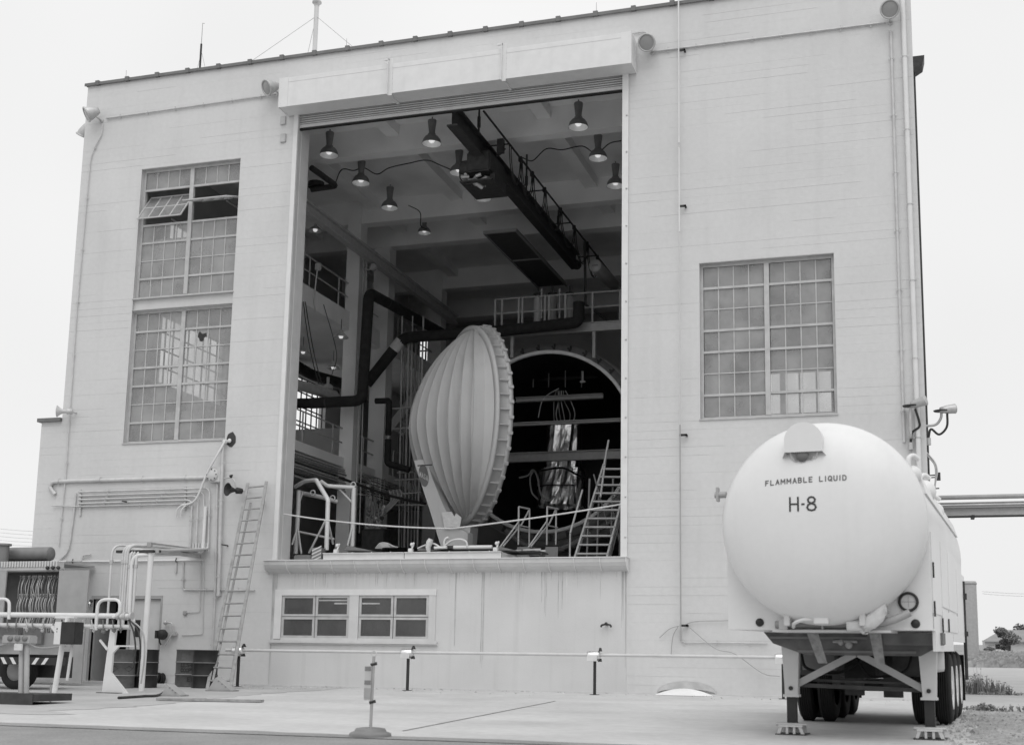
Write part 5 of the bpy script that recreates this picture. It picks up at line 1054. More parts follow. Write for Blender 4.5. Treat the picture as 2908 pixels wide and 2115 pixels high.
# monorail, hoist, festoon
t = thing('monorail_beam', 'dark steel monorail beam running back under the ceiling', 'crane beam', (-11.4, 7, 14.6))
part('web', B().box(-11.41, -11.39, .5, 13.1, 14.62, 15.1), IRON, t); part('bottom_flange', B().box(-11.55, -11.25, .5, 13.1, 14.58, 14.62), IRON, t); part('top_flange', B().box(-11.55, -11.25, .5, 13.1, 15.1, 15.13), IRON, t)
part('end_stop', B().tube([(-11.4, 13.1, 14.78), (-11.4, 13.3, 14.78)], .16, 12), IRON, t)
for y in (1.9, 6.3, 9.9): part('hanger_rod', B().tube([(-11.15, y, 14.9), (-11.15, y, 16.1)], .03, 8).cyl((-11.15, y, 15.1), (-11.15, y, 15.4), .05, 8), IRON, t)
hq = atx(1068, 375, -11.4)
t = thing('chain_hoist', 'bulky dark hoist trolley hanging from the monorail', 'hoist', (-11.4, hq.y, 14.0))
part('trolley', B().bbox(-11.75, -11.05, 2.6, 3.9, 14.15, 14.75, .04), IRON, t); part('motor', B().lathe([(0, 0), (.22, 0), (.25, .05), (.25, .7), (.2, .75), (0, .75)], (-12.0, 2.9, 14.35), (1,0,0), 16), IRON, t)
rr = random.Random(3); mg = B()
for k in range(14): c = Vector((-11.6+rr.uniform(-.25, .35), 2.75+rr.uniform(-.2, .3), 13.95+rr.uniform(-.12, .15))); mg.cyl(c, c+Vector((rr.uniform(-.2, .2), rr.uniform(-.2, .2), rr.uniform(-.1, .1))), rr.uniform(.03, .07), 8)
part('hook_block', mg, GALV, t); part('drip_pan', B().box(-11.9, -10.95, 2.5, 3.9, 13.83, 13.87).box(-11.15, -11.0, 2.9, 3.9, 13.87, 14.2), IRON, t)
part('chain_loop', B().tube(spline([(-11.95, 2.6, 14.2), (-11.9, 2.6, 13.95), (-11.7, 2.6, 13.8), (-11.4, 2.6, 13.85)]), .022, 6), DARK, t)
RZ, RX = 15.02, -10.63
t = thing('festoon_rail', 'thin festoon rail with looped cables beside the monorail', 'cable rail', (RX, 7, RZ)); part('rail', B().tube([(RX, .8, RZ), (RX, 15.2, RZ)], .03, 8), DARK, t)
for y in (3.0, 6.6, 9.6, 13.1): part('cross_tie', B().tube([(RX, y, RZ), (-11.3, y, RZ)], .022, 6), DARK, t)
ys = [3.0, 4.05, 5.2, 6.5, 8.3, 10.0, 11.7, 13.2]
for a, c in zip(ys[:-1], ys[1:]):
    for k in (0, .05): part('cable_loop', B().tube(spline([(RX+k, a, RZ-.03), (RX+k, a+.12*(c-a), RZ-.6), (RX+k, (a+c)/2, RZ-.95-k), (RX+k, c-.12*(c-a), RZ-.6), (RX+k, c, RZ-.03)]), .016, 5), DARK, t)
    part('cable_trolley', B().box(RX-.05, RX+.05, c-.05, c+.05, RZ-.1, RZ+.04), DARK, t)
part('control_box', B().box(RX-.3, RX-.12, 2.8, 2.95, RZ-.3, RZ+.1), IRON, t)
wire('cable hanging from the hoist to the festoon rail', [(-11.0, 3.0, 14.7), (-10.85, 3.0, 14.78), (-10.75, 3.0, 14.9)], .03)
# square duct frames, ceiling register
t = thing('ceiling_duct', 'flat dark framed duct panel hung under the rear ceiling', 'duct', (-12.1, 9.6, 14.0)); part('panel', B().box(-12.75, -11.75, 7.2, 13, 14.0, 14.03), IRON, t); part('frame', B().box(-12.8, -12.74, 7.1, 13.1, 13.97, 14.07).box(-11.76, -11.7, 7.1, 13.1, 13.97, 14.07).box(-12.74, -11.76, 7.1, 7.18, 13.97, 14.07).box(-12.74, -11.76, 9.9, 9.98, 13.97, 14.0), MID, t)
t = thing('wall_bracket_arm', 'dark tubular arm frame high at the left of the doorway', 'bracket', (-15.4, 5, 14.6)); a_ = atz(690, 372, 14.9); b_ = atz(745, 412, 14.9); c_ = atz(690, 420, 14.9); part('tube', B().pipe([a_, b_, c_], .09, .15), IRON, t); part('disc', B().cyl(c_+Vector((.1, .1, .1)), c_+Vector((.1, .1, .25)), .25, 14), IRON, t)
# girder along the gallery
t = thing('runway_girder', 'pale steel girder slanting back along the left bay', 'beam', (-17.2, 8, 14)); part('flange', B().box(-17.32, -17.08, .7, 16.5, 14.14, 14.2), RAILP, t); part('web', B().box(-17.21, -17.19, .7, 16.5, 13.86, 14.14), RAILP, t); part('lower_flange', B().box(-17.32, -17.08, .7, 16.5, 13.82, 13.86), RAILP, t)
# floodlight on the column
q = at(822, 592, 8.4); t = thing('column_lamp', 'small floodlight bracketed to the first column', 'lamp', q); part('head', B().lathe([(0, -.1), (.09, -.08), (.13, .08), (.13, .1), (0, .09)], q+Vector((.06, 0, .02)), (.5,-.6,-.5), 14), GREY, t); part('arm', B().tube([q+Vector((-.28, .1, 0)), q+Vector((-.1, .05, -.06)), q], .035, 8), GREY, t)
for k, x in enumerate((798, 800)): run('conduit', ['bright', 'dull'][k]+' vertical conduit on the first column', [at(x+8+k*5, 560, 8.5), at(x-12+k*8, 1180, 8.5)], .022, [GALV, RAILP][k], bend=.02)
# ------------------------------------------------------------------ black insulated pipes
p1, p2, p3 = at(688, 893, 7.9), at(802, 887, 7.9), at(817, 648, 7.9); p4 = atx(975, 735, p3.x)
t = thing('insulated_pipe', 'thick black insulated pipe with an elbow rising beside the first column', 'pipe', p2, 'black insulated pipes'); part('lagging', B().pipe([p1, p2, p3, p4], .18, .3, 16, 6), INSUL, t); part('band', B().cyl(p1.lerp(p2, .3), p1.lerp(p2, .33), .187, 16).cyl(p3.lerp(p4, .22), p3.lerp(p4, .225), .187, 16), IRON, t)
q1, q2, q3, q4, q5, q6 = at(812, 850, 10.2), at(893, 748, 10.3), at(1000, 740, 10.2), at(1110, 733, 10.0), at(1282, 714, 9.8), at(1282, 670, 9.8)
t = thing('insulated_pipe', 'thick black insulated pipe running behind the lid to the catwalk', 'pipe', q1, 'black insulated pipes'); part('lagging', B().pipe([q1, q2, q3, q4, q5, q6], .19, .25, 16, 6), INSUL, t)
pf_ = q2.lerp(q1, .12); part('torn_patch', B().tube([q2.lerp(q1, .06), q2.lerp(q1, .17), q2.lerp(q1, .26)], [.196, .2, .194], 14, cap=False), CANVAS, t, 'torn pale patch at the elbow')
r1, r2, r3, r4 = at(832, 888, 9.4), at(862, 887, 9.4), at(858, 1026, 9.4), at(906, 1040, 9.4)
t = thing('insulated_pipe', 'thin black insulated pipe dropping left of the lid', 'pipe', r2, 'black insulated pipes'); part('lagging', B().pipe([r1, r2, r2.lerp(r3, .55)], .10, .08, 12).pipe([r2.lerp(r3, .62), r3, r4], .11, .1, 12), INSUL, t); part('bare_pipe', B().cyl(r2.lerp(r3, .5), r2.lerp(r3, .7), .03), GALV, t)
t = thing('insulated_pipe', 'black insulated pipe before the bright left windows', 'pipe', at(680, 895, 10), 'black insulated pipes'); part('lagging', B().pipe([at(640, 893, 10), at(700, 893, 10)], .18, .1, 12), INSUL, t); part('lagging', B().pipe([at(640, 800, 11.5), at(690, 830, 12.5), at(760, 850, 13)], .2, .2, 12), INSUL, t)
t = thing('sloping_main', 'pale large pipe sloping past the bright left windows', 'pipe', (-18.3, 8, 9.8)); part('pipe', B().tube([(-18.6, 5.5, at(655, 843, 5.5).z), at(768, 884, 10)], .17, 14), RAILP, t); part('clamp', B().cyl(at(738, 872, 9), at(742, 874, 9.1), .2, 14), IRON, t)
q = at(726, 858, 8.5); part('valve', B().sphere(q, .16, 10, (1.2, 1, .8)).cyl(q, q+Vector((0, 0, .35)), .05), GREY, t)
rr = random.Random(31)
for k in range(9):
    dz = 6.85-.09*k; wire(['top', 'second', 'third', 'fourth', 'fifth', 'sixth', 'seventh', 'eighth', 'lowest'][k]+' line of the pipe bundle under the lower gallery', [(-17.98+.03*(k % 3), .6, dz), (-17.98+.03*(k % 3), 8.4, dz), (-17.62+.03*(k % 3), 9.5, dz-.02), (-17.65, 13, dz)], .022 if k % 2 else .03, [RAILP, GREY, MID, DARK][k % 4], 'pipe', 'pipe')
wire('black hose slanting down past the first column', [at(750, 1057, 7), at(800, 1075, 7.2), at(865, 1098, 7.5), at(944, 1116, 7.6)], .045, BLACK, 'hose', 'hose')
for k, x in enumerate((885, 892, 899, 908, 916, 924, 932)): run('standpipe_line', ['first', 'second', 'third', 'fourth', 'fifth', 'sixth', 'seventh'][k]+' of the vertical pipes between column and lid, from the left', [at(x+6, 700+30*(k % 3), 10.6), at(x-2-k, 1212, 10.6)], [.03, .02, .045, .025, .03, .02, .035][k], [RAILP, MID, GREY][k % 3], 'pipe', 'vertical pipes behind the lid', bend=.02)
for k, (x0, y0, x1, y1) in enumerate([(880, 1047, 916, 1045), (872, 1063, 936, 1060), (876, 1095, 932, 1090), (860, 1118, 950, 1118), (870, 905, 940, 898), (868, 950, 930, 945)]): run('cross_pipe', 'short level pipe left of the lid, number %s from the bottom up' % ['four', 'three', 'two', 'one', 'six', 'five'][k], [at(x0, y0, 10), at(x1, y1, 10)], .03, RAILP, 'pipe', bend=.02)
t = thing('hose_bundle', 'fanned bundle of grey hoses bending into a panel by the second column', 'hose bundle', at(850, 1120, 9.3))
for k in range(7): part('hose', B().tube(spline([at(862+k*4, 1085, 9.3), at(866+k*3.5, 1110-k*1.5, 9.25), at(846-k, 1126+k*4, 9.2), at(832, 1130+k*5, 9.2)]), .03, 6), [GREY, MID][k % 2], t)
q0, q1 = at(800, 1212, 8.2), at(851, 1170, 8.2); t = thing('floor_cabinet', 'dark floor cabinet between the columns', 'cabinet', (q0.x, 8.2, 3.08)); part('body', B().bbox(q0.x, q1.x, 8.2, 8.7, 3.09, q1.z, .02), DARK, t); part('panel', B().box(q0.x+.04, q1.x-.04, 8.185, 8.199, 3.3, q1.z-.05), IRON, t)
t = thing('gauge_panel', 'cluttered valve panel between the columns', 'panel', at(825, 1120, 8.8)); rr = random.Random(17)
for k in range(14): q = at(810+rr.uniform(0, 42), 1075+rr.uniform(0, 90), 8.9); part('gauge', B().lathe([(0, .05), (.05, .05), (.07, .02), (.07, 0)], q, (0,-1,0), 10).cyl(q, q+Vector((rr.uniform(-.1, .1), 0, rr.uniform(-.4, .2))), .02, 6), rr.choice([GREY, MID, GALV, IRON]), t)
for k in range(6): part('tubing', B().tube([at(812+k*8, 1060, 9), at(810+k*7+rr.uniform(-4, 4), 1190, 9)], .016, 5), rr.choice([RAILP, MID]), t)
# stair stringer and machinery in the back
t = thing('back_stair', 'steep grey stair seen through the pipework left of the lid', 'stair', at(880, 930, 12)); s0, s1 = at(862, 950, 12.5), at(925, 868, 12.5); part('stringer', B().bar(s0, s1, .06, .3), RAILP, t); part('stringer', B().bar(s0+Vector((0, 1, 0)), s1+Vector((0, 1, 0)), .06, .3), RAILP, t)
for k in range(8): c = s0.lerp(s1, (k+.5)/8); part('tread', B().box(c.x-.13, c.x+.13, c.y, c.y+1, c.z-.02, c.z+.02), RAILP, t)
# handrail post with disconnect switch
q = at(704, 592, 4.6); t = thing('safety_switch', 'small switch on a post against the gallery rail', 'switch', q); part('post', B().box(-18.02, -17.9, q.y+.3, q.y+.42, 12.25, 13.6), RAILP, t); part('body', B().bbox(q.x-.08, q.x+.1, q.y-.06, q.y+.06, q.z-.1, q.z+.12, .02), GREY, t); part('cable', B().tube(spline([q, q+Vector((-.02, -.05, -.5)), q+Vector((-.05, -.05, -1.1)), q+Vector((.0, 0, -1.4))]), .022, 6), RAILP, t)
for k, xs in enumerate(((672, 678, 690, 706), (676, 684, 697, 712))): wire('black cable %s draped from the upper gallery' % ['nearer the jamb', 'farther from the jamb'][k], [at(xs[0], 668, 3.5), at(xs[1], 720, 3.6), at(xs[2], 790, 3.8), at(xs[3], 850, 4)], .016)
wire('thin cable swagging from gallery edge to lamp', [(-17.98, 6.6, 11.9), at(745, 780, 7), at(735, 830, 8)], .012)

# ------------------------------------------------------------------ vacuum chamber
cc = at(1207, 977, 11.0); CR = 3.0
t = thing('vacuum_chamber', 'open round mouth of a huge dark vacuum chamber', 'vacuum chamber', (cc.x, 11, 3.1))
c0 = Vector((cc.x, 11, cc.z)); yv = (0,1,0)
part('barrel', B().lathe([(CR+.25, .3), (CR+.25, 10), (CR+.1, 10.3), (0, 11)], c0, yv, 64), MID, t)
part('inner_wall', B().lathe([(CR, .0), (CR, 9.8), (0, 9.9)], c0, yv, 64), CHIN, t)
fl = part('flange', B().lathe([(CR, -.02), (CR+.33, -.02), (CR+.33, .12), (CR+.25, .14), (CR+.25, .3)], c0, yv, 72), MID, t)
part('sealing_lip', B().lathe([(CR-.02, -.01), (CR-.02, -.10), (CR-.01, -.12), (CR+.09, -.12), (CR+.10, -.10), (CR+.10, -.02)], c0, yv, 72), mat('lip_white', .9, .4), t, 'bright sealing lip round the mouth')
for r, y in ((CR+.42, .7), (CR+.45, 1.6)): part('stiffener', B().lathe([(CR+.25, y), (r, y), (r, y+.06), (CR+.25, y+.06)], c0, yv, 64), RAILP, t)
for k in range(36):
    a = 2*pi*k/36+.08; d = Vector((cos(a), 0, sin(a))); s = Vector((-sin(a), 0, cos(a))); p = c0+d*(CR+.2)+Vector((0, -.04, 0))
    part('clamp', B().bar(p-d*.08, p+d*.12, .06, .08, up=(0,1,0)).cyl(p+s*.05, p+s*.05+Vector((0, -.1, 0)), .035, 6), IRON, fl)
Kc = lambda x, y, Y=13.0: at(x, y, Y)
for y0, m, hgt, Y, x0, x1, nm in [(842, IRON, .05, 14, 1140, 1345, 'thin rail'), (884, RAILP, .12, 12.6, 1143, 1336, 'hanging cross bar'), (938, TRIM, .06, 11.4, 1131, 1400, 'pale cross bar'), (1011, RAILP, .26, 10.9, 1122, 1400, 'deep cross beam')]:
    a, c = at(x0, y0+(1214-x0)*.03, Y), at(x1, y0+(1214-x1)*.03, Y); bb = B().box(a.x, c.x, Y-.01, Y+.01, a.z-hgt/2, a.z+hgt/2).box(a.x, c.x, Y-.1, Y+.1, a.z+hgt/2, a.z+hgt/2+.025).box(a.x, c.x, Y-.1, Y+.1, a.z-hgt/2-.025, a.z-hgt/2)
    solo('cross_beam', bb, m, nm+' inside the chamber mouth', 'beam', group='beams across the chamber')
for k, x in enumerate((1181, 1215, 1252, 1288)): a, c = at(x, 815, 13.5), at(x, 858, 13.5); solo('hanger_rod', B().tube([(c.x, 13.5, a.z), (c.x, 13.5, c.z)], .022, 6), GREY, ['first', 'second', 'third', 'fourth'][k]+' hanger rod from the left under the chamber roof', 'rod', group='hanger rods in the chamber')
q = at(1291, 822, 12); t = thing('wall_fixture', 'small pale pulley fixture under the chamber roof', 'fixture', q); part('stem', B().tube([q, q+Vector((0, 0, -.35))], .03, 6), TRIM, t); part('foot', B().bbox(q.x-.09, q.x+.09, q.y-.06, q.y+.06, q.z-.4, q.z-.34, .01), TRIM, t)
# hanging test leads
rr = random.Random(44)
for k in range(6): wire('slack test lead %s above the foil cylinder' % ['on the far left', 'second from the left', 'third from the left', 'fourth from the left', 'fifth from the left', 'on the far right'][k], [at(1232+k*4, 865, 12.8), at(1228+k*6+rr.uniform(-5, 5), 885, 12.8), at(1226+k*9+rr.uniform(-5, 5), 915, 12.8), at(1228+k*8, 940, 13)], .02, TRIM if k % 2 else GREY)
wire('long curved lead falling to the left above the foil cylinder', [at(1238, 860, 12.6), at(1215, 873, 12.6), at(1200, 890, 12.6), at(1192, 925, 12.6)], .022, TRIM)
# foil-wrapped test article
def crinkle(c, r0, r1, h, n, m_, seed):
    rng = random.Random(seed); b = B(); vs = []
    ph = [rng.uniform(-.10, .10) for _ in range(n)]
    for i in range(m_+1):
        f = i/m_
        for k in range(n):
            a = 2*pi*k/n; r = (r0+(r1-r0)*f)*(1+ph[k]*.9+rng.uniform(-.03, .03)); vs.append((c.x+r*cos(a+f*.25), c.y+r*sin(a+f*.25), c.z+h*f))
    fs = [(i*n+k, i*n+(k+1) % n, (i+1)*n+(k+1) % n, (i+1)*n+k) for i in range(m_) for k in range(n)]+[tuple(range(m_*n, m_*n+n))]
    return b.add(vs, fs)
b0, b1, b2 = at(1243, 1122, 13.2), at(1243, 1040, 13.2), at(1252, 942, 13.2)
t = thing('foil_test_article', 'tall test tank wrapped in crinkled silver foil inside the chamber', 'test tank', b0)
part('lower_wrap', crinkle(Vector((b0.x, 13.2, b0.z)), .84, .76, b1.z-b0.z, 46, 5, 1), FOIL, t); part('upper_wrap', crinkle(Vector((b0.x+.05, 13.2, b1.z-.02)), .60, .58, b2.z-b1.z, 40, 7, 2), FOIL, t)
part('side_wrap', crinkle(at(1275, 1122, 12.9), .28, .25, 1.2, 18, 5, 3), FOIL, t); part('strap', B().ring(Vector((b0.x, 13.2, (b0.z+b1.z)/2)), (0,0,1), .86, .02, 24, 5), IRON, t)
wire('looped hose hanging left of the foil cylinder', [at(1150, 1058, 11.5), at(1170, 1052, 11.5), at(1180, 1040, 11.5), at(1190, 1055, 11.5), at(1198, 1095, 11.5), at(1215, 1108, 11.5), at(1228, 1098, 11.5)], .035, GREY, 'hose', 'hose')
wire('second hose loop close to the lid edge', [at(1182, 1040, 11.6), at(1174, 1060, 11.6), at(1178, 1090, 11.6), at(1192, 1106, 11.6)], .03, RAILP, 'hose', 'hose')
wire('dark cable sagging across the chamber before the foil', [at(1150, 1040, 11.8), at(1200, 1041, 11.8), at(1245, 1036, 11.8), at(1280, 1052, 11.8), at(1310, 1062, 11.8)], .035, BLACK)
# catwalk above the chamber
Yc = 10.3; zc = at(1330, 722, Yc).z; x0, x1 = at(1098, 735, Yc).x, -6.3
t = thing('catwalk', 'railed steel catwalk crossing above the chamber mouth', 'catwalk', (x0, Yc, zc))
part('deck_beam', B().box(x0, x1, Yc-.05, Yc-.03, zc-.15, zc+.1).box(x0, x1, Yc-.1, Yc+1.2, zc+.1, zc+.13).box(x0, x1, Yc-.12, Yc+.02, zc-.18, zc-.15), RAILP, t)
for dz in (.55, 1.05): part('rail', B().tube([(x0, Yc-.04, zc+.1+dz), (x1, Yc-.04, zc+.1+dz)], .028, 6), RAILP, t)
for x in (1098, 1113, 1150, 1158, 1208, 1217, 1253, 1313, 1374): q = at(x, 690, Yc); part('post', B().box(q.x-.03, q.x+.03, Yc-.07, Yc-.01, zc+.1, zc+1.15), RAILP, t)
for x in (1135, 1316): q = at(x, 760, Yc); part('support', B().box(q.x-.05, q.x+.05, Yc-.05, Yc+.05, q.z-.5, zc-.15), RAILP, t)
for k, x in enumerate((1192, 1224, 1262)):
    q = at(x, 668, 11.2); t = thing('catwalk_valve', ['left', 'middle', 'right'][k]+' pale valve bottle standing on the catwalk', 'valve', (q.x, 11.2, zc+.13), 'valves on the catwalk'); h = q.z-zc-.13; part('bottle', B().lathe([(.05, 0), (.06, h*.3), (.14, h*.4), (.15, h*.75), (.15, h*1.05), (.06, h*1.2), (.05, h*1.3)], (q.x, 11.2, zc+.13), (0,0,1), 14), [TRIM, GREY, GREY][k], t); part('actuator', B().lathe([(0, .12), (.16, .1), (.17, .05), (.05, 0)], (q.x, 11.2, q.z+.2), (0,0,1), 12).tube([(q.x, 11.2, q.z+.3), (q.x, 11.2, q.z+.55)], .03, 6), IRON, t)
for k, x in enumerate((1200, 1240)): run('riser', ['left', 'right'][k]+' bright riser pipe through the catwalk', [at(x, 640, 10.6), at(x-1, 705, 10.6)], .035, GALV, 'pipe', bend=.02)
q = at(1318, 588, 11); t = thing('gas_cylinder_drum', 'pale horizontal cylinder under the rear ceiling at right', 'cylinder', q); part('shell', B().lathe([(0, 0), (.2, 0), (.22, .03), (.22, 2.3), (0, 2.35)], q, (.05,1,0), 18), RAILP, t); part('end_bar', B().box(q.x-.1, q.x+.1, q.y-.03, q.y-.01, q.z-.02, q.z+.02), MID, t); part('strut', B().tube([(q.x-.5, q.y+.5, 15), (q.x-.45, q.y+.5, q.z-1.2), (q.x+.4, q.y+1, q.z-1.8)], .05, 6), IRON, t)
# ------------------------------------------------------------------ lid
lc = at(1051.7, 946.9, 5.8); RI = 2.95
n_ = Vector((-.7774, -.629, 0)); r_ = Vector((.629, -.7774, 0)); up = Vector((0,0,1))
t = thing('chamber_lid', 'huge grey domed chamber lid with curved ribs standing on edge', 'chamber lid', (lc.x, lc.y, 3.3))
def LPt(a, b_, h): return lc+r_*a+up*b_+n_*h
HI, DEP = .345, 1.29
def dome(a, b_):
    q = min(1, sqrt(a*a+b_*b_)/RI); return HI+DEP*(1-q**1.65)
N_ = 36; vs = []; fs = []
for i in range(N_+1):
    rr_ = RI*i/N_
    for k in range(72): a = 2*pi*k/72; vs.append(LPt(rr_*cos(a), rr_*sin(a), dome(rr_*cos(a), rr_*sin(a))))
for i in range(N_):
    for k in range(72): fs.append((i*72+k, (i+1)*72+k, (i+1)*72+(k+1) % 72, i*72+(k+1) % 72))
part('dome', B().add(vs, fs, True), LIDP, t)
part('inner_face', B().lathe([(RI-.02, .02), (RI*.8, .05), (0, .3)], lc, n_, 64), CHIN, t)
part('rim_band', B().lathe([(RI-.12, HI+.05), (RI-.12, HI+.10), (RI+.035, HI+.04), (RI+.035, HI-.02), (RI-.03, HI-.04), (RI-.03, .0)], lc, n_, 96), LIDP, t)
fo = part('outer_flange', B().lathe([(RI-.04, .05), (RI+.05, .05), (RI+.05, -.06), (RI-.04, -.06)], lc, n_, 96), LIDP, t)
for k in range(44):
    a = 2*pi*k/44; d = r_*cos(a)+up*sin(a); p = lc+d*(RI-.04); s = (r_*-sin(a)+up*cos(a))*.012
    part('gusset', B().prism([p-s+n_*.05, p-s+d*.10+n_*.05, p-s+d*.08+n_*(HI-.03), p-s+n_*(HI-.03)], s*2), LIDP, t)
    a += pi/44; d = r_*cos(a)+up*sin(a); p = lc+d*(RI+.04); part('lug', B().bar(p-d*.05-n_*.005, p+d*.06-n_*.005, .085, .12, up=n_), LIDP, fo)
# curved stiffening ribs running like meridians from the top of the rim to the bottom
for kk in (.86, .725, .585, .44, .285, .12, -.06, -.27, -.52):
    m_ = 40; bm_ = RI*.945; vs = []; th = .016; hgt = .30
    for i in range(m_+1):
        b_ = -bm_+2*bm_*i/m_; w_ = sqrt(max(0, RI*RI-b_*b_)); a = kk*w_; e = 1-abs(b_/bm_)**7; h0 = dome(a, b_)-.04; h1 = dome(a, b_)+hgt*e*(.55+.45*w_/RI)+.004
        for s in (-th, th): vs += [LPt(a+s, b_, h0), LPt(a+s, b_, h1)]
    fs = []
    for i in range(m_):
        o_ = i*4; fs += [(o_, o_+1, o_+5, o_+4), (o_+2, o_+6, o_+7, o_+3), (o_+1, o_+3, o_+7, o_+5)]
    part('rib', B().add(vs, fs), LIDP, t)
# keel plate running down to the foot
KY = 4.6
part('keel_plate', B().prism([at(x, y, KY) for x, y in ((917, 1020), (944, 1016), (958, 1060), (982, 1120), (1006, 1165), (1036, 1180), (1035, 1208), (976, 1208), (952, 1130), (930, 1062))][::-1], (.05, .3, 0)), LIDP, t)
part('foot', B().prism([at(x, y, KY+.25) for x, y in ((985, 1165), (1042, 1165), (1038, 1212), (985, 1212))][::-1], (.02, .6, 0)), LIDP, t)
part('tarpaulin', B().prism([at(x, y, KY-.1) for x, y in ((978, 1134), (1000, 1133), (1006, 1144), (1010, 1136), (1022, 1146), (1018, 1166), (984, 1168))][::-1], (0, .05, 0)), CANVAS, t, 'pale sheet taped over the foot')
part('label_bar', B().bar(at(925, 1031, KY-.35), at(957, 1029, KY-.35), .03, .03), IRON, t)
# round emblem painted on the keel plate
def EP(u, v): q = at(938.5+u*11, 1053-v*24+u*6, KY-.004); return q
g = B(); K = 28; g.add([EP(0, 0)]+[EP(cos(2*pi*k/K), sin(2*pi*k/K)) for k in range(K)], [(0, 1+(k+1) % K, 1+k) for k in range(K)]); em = part('emblem', g, EMBL, t, 'dark round emblem on the lid')
g = B(); letters(g, 'NASA', 1.6, .42, .11, lambda u, v: EP(u, v-.25)+Vector((0, -.005, 0))); part('emblem_letters', g, EMBW, em)
g = B(); g.add([EP(.2, .9)+Vector((0, -.004, 0)), EP(.45, .55)+Vector((0, -.004, 0)), EP(.35, .1)+Vector((0, -.004, 0)), EP(.5, .5)+Vector((0, -.004, 0))], [(0,1,2,3)]); part('emblem_chevron', g, INK, em)
# ------------------------------------------------------------------ lid carriage and clutter on the ledge
a, c = at(716, 1228, .5).x, at(1110, 1228, .5).x
t = thing('lid_carriage', 'long low white steel carriage lying across the doorway sill', 'carriage', (a, .5, 3.13))
am = a+(c-a)*.466
for x0, x1 in ((a, am-.01), (am+.01, c)): part('side_rail', B().box(x0, x1, .50, .515, 3.155, 3.34).box(x0, x1, .45, .6, 3.34, 3.355).box(x0, x1, .45, .6, 3.14, 3.155), WHITE, t)
part('deck', B().box(a+.1, c-.1, .7, 5.6, 3.14, 3.32), MID, t); part('end_rail', B().box(a, a+.02, .61, 5.6, 3.14, 3.34).box(c-.02, c, .61, 5.6, 3.14, 3.34), WHITE, t)
for x in (745, 910, 1098): q = at(x, 1215, .52); part('jack_post', B().bbox(q.x-.055, q.x+.055, .46, .57, 3.357, 3.45, .01).sphere((q.x+.02, .52, 3.55), .05, 8).cyl((q.x+.03, .52, 3.45), (q.x+.06, .56, 3.6), .025, 8), [WHITE, TRIM, TRIM][0], t)
for k in range(9): x = a+.3+k*(c-a-.6)/8; part('rivet_head', B().sphere((x, .47, 3.362), .016, 6), TRIM, t)
q = at(950, 1200, .7); t = thing('gloved_cover', 'white cloth-wrapped valve standing on the carriage', 'wrapped valve', (q.x, .7, 3.36)); part('wrap', B().tube([(q.x, .7, 3.36), (q.x-.02, .7, 3.5), (q.x+.02, .7, 3.62), (q.x+.05, .7, 3.7)], [.05, .07, .085, .06], 10), CANVAS, t)
wire('bent pale pipe end on the carriage left of the lid foot', [at(985, 1212, .8), at(984, 1200, .8), at(988, 1192, .8), at(994, 1190, .8)], .035, HOSEW, 'pipe', 'pipe')
wire('pale hose arching over the carriage in front of the lid foot', [at(985, 1208, .75), at(1000, 1197, .75), at(1020, 1194, .75), at(1033, 1200, .75), at(1035, 1213, .75)], .028, HOSEW, 'hose', 'hose')
wire('pale hose curving along the carriage left of the wrapped valve', [at(925, 1214, .75), at(945, 1206, .75), at(962, 1204, .75), at(978, 1214, .75)], .024, HOSEW, 'hose', 'hose')
t = thing('hose_coil', 'coil of pale hose lying on the carriage', 'hose coil', at(850, 1212, 1.0))
for k in range(5): q = at(832+k*3, 1214, 1.0); part('turn', B().tube(spline([q, at(842+k*2, 1203+k*2, 1.0), at(858+k*3, 1203+k*2, 1.1), at(872+k*2, 1211, 1.0)]), .022, 6), GREY, t)
solo('white_tube', B().cyl(at(1005, 1212, .8), at(1090, 1211, .8), .05, 12), WHITE, 'white tube lying along the right half of the carriage', 'tube'); solo('white_tube', B().cyl(at(962, 1213, .75), at(990, 1212, .75), .04, 12), WHITE, 'short white tube lying by the wrapped valve', 'tube')
for k, pts in enumerate(([(770, 1208), (830, 1220), (760, 1218)], [(925, 1212), (980, 1220), (925, 1219)], [(1100, 1208), (1140, 1218), (1104, 1218)])):
    P3 = [at(x, y, .9) for x, y in pts]; solo('wedge_plate', B().prism(P3, (0, .4, 0)), MID, ['dark wedge plate at the left end of the carriage', 'dark wedge plate in the middle of the carriage', 'dark wedge plate at the right end of the carriage'][k], 'wedge')
t = thing('work_table', 'cluttered dark low table right of the carriage', 'table', at(1140, 1225, 1.5)); a, c = at(1105, 1220, 1.5), at(1195, 1226, 1.5); part('top', B().box(a.x, c.x, 1.5, 2.3, a.z-.03, a.z), IRON, t)
for x in (a.x+.05, c.x-.08): part('leg', B().bar((x, 1.55, 3.1), (x+.1, 1.6, a.z-.03), .05, .05), IRON, t)
rr = random.Random(6)
for k in range(7): x = rr.uniform(a.x, c.x-.3); part('tool', B().bar((x, 1.6+.08*k, a.z+.03), (x+rr.uniform(.2, .5), 1.65+.08*k, a.z+.05), .04, .04), rr.choice([HOSEW, GALV, MID]), t)
t = thing('striped_block', 'hazard striped block at the left end of the sill', 'block', at(700, 1238, .6)); q0, q1 = at(690, 1240, .6), at(712, 1212, .6); part('body', B().box(q0.x, q1.x, .6, .85, 3.127, q1.z), MID, t)
for k in range(4): z = 3.14+k*.09; part('stripe', B().add([(q0.x, .597, z), (q1.x, .597, z+.12), (q1.x, .597, z+.155), (q0.x, .597, z+.04)], [(0,1,2,3)]), TRIM, t)
q0, q1 = at(650, 1240, .7), at(690, 1228, .7); solo('flat_case', B().bbox(q0.x, q1.x, .7, 1.2, 3.126, q1.z, .02), MID, 'flat grey case behind the left jamb on the sill', 'case')
